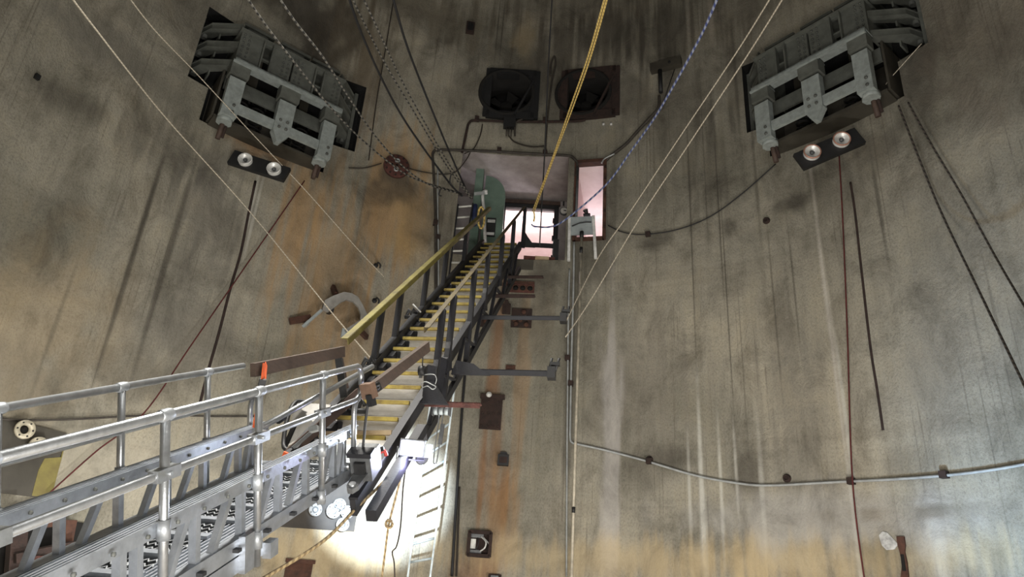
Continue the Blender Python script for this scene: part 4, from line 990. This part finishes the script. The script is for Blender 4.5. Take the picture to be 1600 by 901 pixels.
t, F, w, h = wall_plate(728, 38, 741, 54, 'dark_rust', 'wall_box', 'tiny dark box high on the wall between the cables and the duct fans', 'box', .1)
MB(F).box(-w*.7,w*.7,.1,.12,-h*.7,h*.7).build('cover', M['black'], t)
t, F, w, h = wall_plate(52, 116, 61, 125, 'void', 'wall_hole_box', 'tiny black square fitting alone on the far left of the wall', 'box', .05)
MB(F).box(-w*.7,w*.7,.05,.06,-h*.7,h*.7).build('cover', M['black'], t)
for px, py, lab in ((1230,747,'small round fitting on the wall just above the long conduit'), (1015,718,'small square clip on the long conduit left of the pale streaks'), (1198,345,'small dark eyebolt on the wall left of the white-streaked joint')):
    F = wall_frame(px, py); t = thing('wall_eyebolt', lab, 'fitting', F(0,0,-.06))
    MB(F).lathe([(.07,0),(.07,.02),(.03,.03)], F.o, F.y, 12).build('flange', M['dark_rust'], t)
    MB().tube([F(.045*math.cos(a), .05, .045*math.sin(a)) for a in np.linspace(0, 2*math.pi, 11)[:-1]], .014, 6, closed=True).build('ring', M['dark_rust'], t)
for px, py, lab in ((587,415,'small dark hook on the wall above the left handrail'), (585,470,'small dark hook on the wall just right of the grey arch')):
    F = wall_frame(px, py); t = thing('wall_hook', lab, 'hook', F(0,0,-.08))
    MB(F).lathe([(.05,0),(.05,.03),(.02,.04)], F.o, F.y, 10).build('rose', M['black'], t)
    MB().tube(smooth_path([F(0,.02,0), F(.03,.12,.03), F(.08,.12,-.02), F(.08,.10,-.08)],4), .018, 6).build('hook', M['black'], t)
F = wall_frame(945, 193); 
for k, px in enumerate((943, 955)):
    F = wall_frame(px, 194.5); tag(MB(F).lathe([(.0,.05),(.03,.04),(.04,.0)], F.o, F.y, 8).build('white_stud', M['white_cap']), ('left' if k == 0 else 'right') + ' one of two white studs below the rusty duct fan', 'stud')
# round bolted flange on the left of the doorway
F = wall_frame(619, 261, 0.0)
t = thing('blind_flange', 'round rusty bolted flange on the wall left of the doorway', 'flange', F(0,0,-.28))
MB(F).lathe([(.29,0),(.29,.07),(.27,.08),(.0,.08)], F.o, F.y, 24).build('disc', M['red_rust'], t)
for a, r_ in [(q*math.pi/6, .245) for q in range(12)]: MB(F).lathe([(.025,.08),(.02,.11)], F(r_*math.cos(a),0,r_*math.sin(a)), F.y, 6).build('bolt', M['dark_rust'], t)
for x, z, mm in ((0,.11,'galv'),(-.11,.0,'dark_rust'),(.11,0,'dark_rust'),(0,-.11,'galv'),(0,0,'dark_rust')):
    s_ = MB(F).lathe([(.055,.06),(.055,.12),(.035,.12),(.03,.09)], F(x,0,z), F.y, 12, True, False).build('pipe_stub', M['rust'] if mm == 'dark_rust' else M['conduit'], t)
    MB(F).lathe([(.035,.085),(.0,.086)], F(x,0,z), F.y, 12).build('bore', M['void'], s_)
# grey arched bracket
p0 = PW(540, 490, .30); AF = wall_frame(540, 490, .30)
def ap(px, py, y=0): p = PP(px, py, AF(0, y, 0), AF.y) - AF.o; return (p @ AF.x, p[2])
t = thing('arch_bracket', 'grey curved steel arch bracket with rusty legs beside the left handrail', 'bracket', AF(0,0,-.5))
outer = [ap(*q) for q in ((503,484),(507,470),(520,463),(537,457),(549,459),(559,465),(567,479),(574,494),(572,512))]
inner = [ap(*q) for q in ((562,505),(563,492),(559,480),(551,472),(541,469),(532,473),(522,481),(512,488))]
MB(AF).prism(outer + inner, -.02, .05).build('arch', M['arch_steel'], t)
ob = MB(AF)
for k in range(len(outer)-1):
    (a, b_), (c, d_) = outer[k], outer[k+1]; vs = [AF(a,-.2,b_), AF(c,-.2,d_), AF(c,.05,d_), AF(a,.05,b_)]
    ob.add(vs, [(0,1,2,3),(3,2,1,0)])
ob.build('arch_flange', M['arch_steel'], t)
MB().bar(AF(*[ap(563,503)[0], .02, ap(563,503)[1]]), AF(ap(538,519)[0], .02, ap(538,519)[1]), .08, .06).build('end_arm', M['arch_steel'], t)
e = MB(AF); q = ap(539,520); e.box(q[0]-.07, q[0]+.07, -.05, .06, q[1]-.08, q[1]+.07); e.build('end_block', M['panel_grey'], t)
MB().bar(AF(ap(503,484)[0],0,ap(503,484)[1]), AF(ap(474,508)[0],-.1,ap(474,508)[1]), .04, .05).build('tie_bar', M['panel_grey'], t)
MB().bar(PW(452,502,.04), PW(486,496,.10), .08, .12).build('foot', M['rust'], t)
MB().bar(PW(476,508,.03), PW(482,503,.2), .05, .09).build('foot_lug', M['arch_steel'], t)
MB().bar(PW(520,448,.02), PW(525,460,.26), .07, .10).build('strut', M['rust'], t)
MB().bar(PW(573,527,.02), PW(563,517,.28), .07, .10).build('strut', M['rust'], t)
MB().bar(PW(513,488,.01), PW(519,484,.28), .07, .08).build('strut', M['black'], t)
# recessed plates with flanged pipe stubs: far left and under the gangway end
def stub(F, x, z, r, mat, t, y=.0, face=None, bolts=6):
    s_ = MB(F).lathe([(r*.55,0),(r*.55,.16),(r,.16),(r,.20),(r*.5,.20),(r*.42,.12)], F(x,y,z), F.y, 20, True, False).build('pipe_flange', M[mat], t)
    MB(F).lathe([(r*.5,.15),(.0,.151)], F(x,y,z), F.y, 16).build('bore' if face is None else 'cover', M[face or 'void'], s_)
    m = MB(F)
    for k in range(bolts): a = k*2*math.pi/bolts; m.lathe([(r*.1,.2),(r*.08,.215),(0,.216)], F(x+r*.76*math.cos(a),y,z+r*.76*math.sin(a)), F.y, 6)
    m.build('bolt_hole', M['black'], s_, kind='stuff')
F = wall_frame(50, 718, .03)
def wp2(F, px, py): p = PP(px, py, F.o, F.y) - F.o; return p @ F.x, p[2]
def poly_plate(F, corners, mat, th_=.03): return MB(F).prism([wp2(F, *c) for c in corners], -.03, th_)
t = thing('penetration_plate', 'dark wall plate with two cream pipe flanges at the far left', 'plate', F(0,0,-.7))
poly_plate(F, ((-40,640),(105,678),(70,778),(-40,765)), 0).build('plate', M['plate_dark'], t)
poly_plate(F, ((100,680),(105,678),(78,778),(48,774),(58,735),(68,716),(94,714)), 0, .036).build('painted_strip', M['olive_plate'], t, 'olive yellow painted edge')
x, z = wp2(F, 30, 672); stub(F, x, z, .135, 'cream_steel', t)
x, z = wp2(F, 51, 698); stub(F, x, z, .135, 'cream_steel', t)
F = wall_frame(505, 800, .03)
t = thing('penetration_plate', 'dark wall plate with four white pipe caps below the gangway end', 'plate', F(0,0,-.4))
poly_plate(F, ((425,745),(566,748),(553,830),(425,822)), 0).build('plate', simple('brown_plate', (.045,.037,.029), .7, .1, (.025,.02,.016), 3), t)
for px, py in ((491,797), (519,799), (540,801), (533,820), (528,790)):
    x, z = wp2(F, px, py); stub(F, x, z, .115 if px != 519 else .13, 'pipe_cap', t, 0, 'pipe_cap', 5)
# dark red machinery frame far left below
t = thing('rusty_frame', 'dark rusty steel frame glimpsed behind the far gangway truss at left', 'frame', PW(70, 850, .5))
MB().bar(PW(20, 872, .4), PW(112, 852, .4), .25, .12).build('beam', M['dark_rust'], t)
MB().bar(PW(30, 800, .35), PW(22, 905, .35), .15, .2).build('post', M['dark_rust'], t)
MB().bar(PW(106, 812, .3), PW(92, 880, .3), .1, .22).build('post', M['rust'], t)
MB().bar(PW(20, 822, .35), PW(100, 814, .35), .1, .12).build('beam', M['rust'], t)
MB().bar(PW(20, 905, .45), PW(100, 890, .45), .2, .2).build('beam', M['dark_rust'], t)
tb = wall_frame(70, 845, .01); MB(tb).box(-.6,.45,0,.05,-.75,.3).build('back_plate', M['void'], t)
m = MB(); 
for k in range(5): m.cyl(PW(58+k*6, 868, .55), PW(56+k*6, 880, .55), .04, 8)
m.build('cable_bundle', M['red_rust'], t, kind='stuff')
# rust slot and spalled patch at the lower right
F = wall_frame(1408, 870, .0)
pts = [wp2(F, *c) for c in ((1402,838),(1414,838),(1416,852),(1415,862),(1419,880),(1421,901),(1424,925),(1410,925),(1409,900),(1411,880),(1407,862),(1404,852))]
t = thing('rusted_bar', 'rusted eaten-away steel bar embedded upright at the lower right', 'bar', F(0,0,-.6))
MB(F).prism(pts, -.03, .035).build('bar', M['rust'], t)
MB(F).prism([wp2(F, *c) for c in ((1409,866),(1414,866),(1418,892),(1412,892))], .03, .045).build('scale_pit', M['void'], t)
F = wall_frame(1386, 845, .0)
tag(MB(F).prism([wp2(F, *c) for c in ((1374,836),(1380,830),(1387,832),(1396,841),(1404,850),(1398,858),(1386,859),(1379,852))], -.01, .02).build('spall_patch', M['patch']), 'pale spalled patch beside the rusted bar at lower right', 'patch')
# dark upright joint strips
for pts, wdt, lab in ((((1329,285),(1336,330),(1346,420),(1360,540),(1371,610),(1380,672)), .022, 'dark corroded vertical joint below the right bracket'),
                      (((399,283),(388,335),(376,395),(360,450),(342,520),(325,580),(310,640)), .026, 'dark corroded vertical joint below the left bracket')):
    tag(MB().tube(smooth_path([PW(*p, .0) for p in pts], 5), wdt, 6).build('corroded_joint', M['dark_rust']), lab, 'joint')

# small beam fixture at upper right of the fans with its cable
F = wall_frame(1042, 106, .0)
t = thing('stub_beam', 'short grey beam stub on the wall right of the duct fans', 'beam', F(0,0,-.2))
MB(F).box(-.36,.36,0,.16,-.10,.12).build('beam', M['plate_dark'], t)
MB(F).lathe([(.03,0),(.03,.03)], F(.1,.16,0), F.y, 8).build('bolt', M['black'], t)
MB().tube([F(-.14,.1,-.1), F(-.13,.1,-.75)], .05, 8).build('drop_pipe', M['black'], t)
rope('black_hose', [(1030,150,.1),(1029,168,.12),(1016,184,.1),(996,205,.06),(978,225,.04),(955,243,.03),(945,252,.03)], .035, M['dark_conduit'], 'dark hose curving from the stub beam down to the tall opening', 'hose', None, 8, 8, True)
tag(MB().tube([PW(1054,108,.16), PW(1033,170,.14)], .012, 6).build('thin_wire', M['black']), 'thin black wire slanting from the stub beam to the dark hose', 'wire')

# ------------------------------------------------------------------ conduits on the wall
def conduit(pts, r, mat, label, clips=(), name='conduit'):
    P = smooth_path([PW(p[0], p[1], .035 + r) for p in pts], 6)
    t = thing(name, label, 'conduit', P[-1]); MB().tube(P, r, 8).build('pipe', M[mat], t)
    for c in clips:
        F = wall_frame(c[0], c[1]); MB(F).box(-.05,.05,0,.06+2*r,-.05,.05).build('clip', M['dark_rust'], t)
    return t
conduit(((897,378),(896,450),(893,560),(891,660),(891,684),(894,691),(905,694),(950,704),(1010,720),(1085,742),(1150,754),(1200,758),(1300,753),(1400,748),(1500,740),(1600,725),(1700,700),(1850,660)), .022, 'conduit', 'grey conduit dropping beside the long pole then sweeping right along the wall', ((1015,721),(1332,752),(892,600),(1478,742)))
conduit(((890,420),(888,500),(887,600),(886,700),(885,900)), .018, 'conduit', 'thin grey conduit straight down just left of the long pole', ((887,560),))
conduit(((681,470),(681,390),(680,320),(677,260),(676,241),(680,235),(690,234),(760,236),(830,240),(885,243),(896,247),(902,256),(900,275)), .030, 'dark_conduit', 'dark conduit looping over the doorway niche', ((680,350),(780,237),(852,241)))
conduit(((685,470),(685,390),(684,330),(684,262)), .018, 'conduit', 'thin grey conduit running down left of the doorway niche', ((684,372),))
conduit(((722,238),(729,205),(733,192),(745,188),(800,190),(860,190),(900,189),(915,187)), .030, 'dark_rust', 'rusty conduit bent under the two duct fans', ((745,188),(852,190)))
conduit(((726,240),(740,232),(750,212),(754,194)), .014, 'dark_cable', 'thin drooping wire left under the left duct fan')
conduit(((795,212),(805,222),(830,229),(850,228)), .016, 'dark_cable', 'thin drooping wire below the junction box stubs')
conduit(((852,242),(855,190),(862,130),(868,100),(866,88),(861,100),(860,118)), .022, 'dark_conduit', 'dark conduit hooked over between the two duct fans')
conduit(((950,352),(975,363),(1010,366),(1060,358),(1110,338),(1160,302),(1212,256)), .012, 'cable', 'thin black cable drooping on the wall from the tall opening to the right bracket', ((1013,367),))
conduit(((940,255),(945,248),(960,240)), .02, 'conduit', 'short bent conduit at the top corner of the tall opening')
conduit(((706,900),(712,800),(722,640),(730,545),(735,480)), .026, 'cable', 'black cable dropping down the wall right of the ladder')
conduit(((713,900),(716,820),(718,760)), .018, 'dark_cable', 'dark wire beside the black cable low on the wall')
conduit(((0,655),(60,656),(130,654),(200,650),(260,648),(330,650),(400,650)), .016, 'dark_conduit', 'dark level conduit on the wall behind the far gangway rail')
conduit(((615,0),(600,90),(588,160),(576,250)), .012, 'dark_cable', 'thin dark wire dropping straight on the wall left of the black cables')
conduit(((545,262),(570,262),(596,255)), .012, 'dark_cable', 'short drooping wire left of the round rusty flange')
conduit(((636,262),(660,268),(690,272),(712,268),(728,250),(735,238)), .012, 'dark_cable', 'drooping wire between the round rusty flange and the niche corner')

# ------------------------------------------------------------------ ropes and cables in the air
g = 'black cables slung to the niche ladder'
rope('steel_cable', [(537,-30,9.0),(562,45,10.2),(600,130,11.6),(640,200,12.8),(700,283,14.3),(722,306,15.0)], .020, M['cable'], 'heavy black cable sagging from the top left to the niche ladder', 'cable', g)
rope('steel_cable', [(607,-30,10.0),(632,60,11.0),(660,135,12.2),(700,232,13.6),(730,300,15.0)], .020, M['cable'], 'heavy black cable, steeper and right of the speckled pair', 'cable', g)
rope('speckled_rope', [(540,-25,9.5),(570,38,10.5),(605,105,11.6),(650,180,12.8),(700,262,14.2),(736,310,15.0)], .015, M['chain'], 'speckled rope, left one of the pair between the black cables', 'rope', 'speckled ropes')
rope('speckled_rope', [(557,-25,9.5),(590,45,10.5),(625,120,11.8),(660,185,12.8),(705,262,14.2),(738,310,15.0)], .015, M['chain'], 'speckled rope, right one of the pair between the black cables', 'rope', 'speckled ropes')
rope('speckled_rope', [(372,-25,9.2),(405,25,9.8),(440,72,10.4),(510,160,11.8),(560,213,12.8),(610,255,13.6),(650,280,14.2),(718,301,15.0)], .015, M['chain'], 'speckled rope crossing in front of the left bracket, lower one', 'rope', 'speckled ropes')
rope('speckled_rope', [(422,-25,9.2),(460,32,9.8),(505,90,10.6),(550,160,11.8),(590,217,12.8),(630,260,13.6),(670,288,14.3),(722,303,15.0)], .015, M['chain'], 'speckled rope crossing in front of the left bracket, upper one', 'rope', 'speckled ropes')
rope('tie_hook', [(705,272,14.3),(703,283,14.3),(706,290,14.3)], .016, M['cable'], 'small dark hook tied on the black cables near the niche', 'hook')
rope('tie_hook', [(688,296,14.4),(686,304,14.4),(690,306,14.4)], .016, M['cable'], 'small dark hook on the lowest cable left of the niche', 'hook')
rope('blue_rope', [(1130,-25,8.6),(1105,35,9.4),(1085,75,10.0),(1050,138,11.0),(1020,188,12.0),(985,237,13.0),(950,285,13.8),(905,326,14.4),(868,352,14.7),(838,354,14.8),(830,350,14.8)], .018, M['blue_rope'], 'blue and white rope from the top right down to the stair head', 'rope', None, 8)
rope('yellow_rope', [(951,-25,8.5),(920,85,10.2),(892,165,11.6),(862,250,13.2),(832,330,14.7)], .013, M['yellow_rope'], 'thick yellow rope, doubled, from the top down to the stair head, left strand', 'rope', 'doubled yellow rope', 8)
rope('yellow_rope', [(955,-25,8.52),(924,85,10.22),(896,165,11.62),(864,250,13.22),(834,332,14.7)], .013, M['yellow_rope'], 'thick yellow rope, doubled, from the top down to the stair head, right strand', 'rope', 'doubled yellow rope', 8)
rope('yellow_rope_tail', [(834,330,14.65),(835,338,14.65),(834,346,14.65)], .02, M['yellow_rope'], 'short yellow rope tail hanging at the right handrail top', 'rope')
rope('drop_wire', [(864,-25,13.6),(857,100,14.0),(851,240,14.3),(846,330,14.5),(843,386,14.6)], .014, M['cable'], 'thin black wire dropping past the fans to the doorway', 'wire')
rope('pull_cord', [(1214,-20,9.0),(1150,83,10.4),(1060,217,12.2),(985,330,13.6),(935,402,13.7),(884,503,12.6)], .011, M['white_cord'], 'cream cord from the top right to the upper outrigger tip', 'cord', 'cream cords on the right')
rope('pull_cord', [(1234,-20,9.0),(1170,83,10.4),(1075,227,12.2),(1000,340,13.4),(925,465,13.0),(884,526,12.4)], .012, M['white_cord'], 'cream cord parallel to and right of the first, ending lower', 'cord', 'cream cords on the right')
g = 'dark twisted ropes at far right'
rope('twisted_rope', [(1404,165,14.2),(1430,232,13.0),(1470,330,11.5),(1530,455,9.6),(1610,622,7.6),(1720,860,5.6)], .016, M['twist_dark'], 'dark twisted rope at far right, the lower of two', 'rope', g)
rope('twisted_rope', [(1419,160,14.2),(1455,225,13.0),(1500,300,11.5),(1555,400,9.8),(1615,502,8.2),(1760,740,6.0)], .015, M['twist_dark'], 'dark twisted rope at far right, the upper of two', 'rope', g)
rope('thin_line', [(100,-20,8.0),(145,40,9.0),(260,185,11.2),(390,330,12.5),(520,490,11.5),(606,590,10.0)], .010, M['white_cord'], 'thin pale line from the top left past the arch to the stair', 'line', 'thin pale lines on the left')
rope('thin_line', [(190,-20,10.0),(240,45,10.8),(310,118,12.0),(400,215,13.2),(480,300,14.0),(560,390,14.4),(600,432,14.6)], .009, M['white_cord'], 'thin pale line crossing the left bracket to the wall hook', 'line', 'thin pale lines on the left')
rope('red_cord', [(476,282,14.6),(400,392,13.6),(300,537,12.2),(225,645,11.2),(150,705,11.0),(75,772,11.2)], .012, M['red_cord'], 'dark red cord slanting from the left bracket to the far left plate', 'cord')
rope('red_cord', [(1311,240,14.6),(1317,350,14.0),(1324,520,13.2),(1332,750,12.2),(1352,915,11.5)], .012, M['red_cord'], 'dark red cord hanging down the right side from the copper floodlight', 'cord')
rope('tie_wire', [(1440,68,14.0),(1395,118,13.9),(1384,132,13.8)], .008, M['white_cord'], 'thin pale wire at the outer arm of the right bracket', 'wire')
# chain hoist hung on the rust-red outrigger
t = thing('chain_hoist', 'small steel chain block hanging from the rust-red outrigger', 'hoist', PD(690, 650, 7.6))
F = Frame(PD(690, 642, 7.62), sS, fS, UP)
MB().tube([F(0,0,.13), F(0,0,.04)], .012, 6).build('hook', M['galv'], t)
for x in (-.06, 0, .06): MB().cyl(F(x-.02,0,.0), F(x+.02,0,.0), .045, 12).build('sheave', M['panel_grey'], t)
MB(F).box(-.10,-.085,-.03,.03,-.05,.05).build('cheek', M['tool_grey'], t); MB(F).box(.085,.10,-.03,.03,-.05,.05).build('cheek', M['tool_grey'], t)
MB().tube(smooth_path([F(-.02,0,-.04), F(-.03,0,-.5), F(-.01,0,-.56), F(.01,0,-.5), F(.02,0,-.04)], 5), .007, 6).build('chain_loop', M['galv'], t)
MB().bar(F(.03,0,-.14), F(.02,0,-.36), .03, .04).build('carabiner', M['tool_grey'], t)
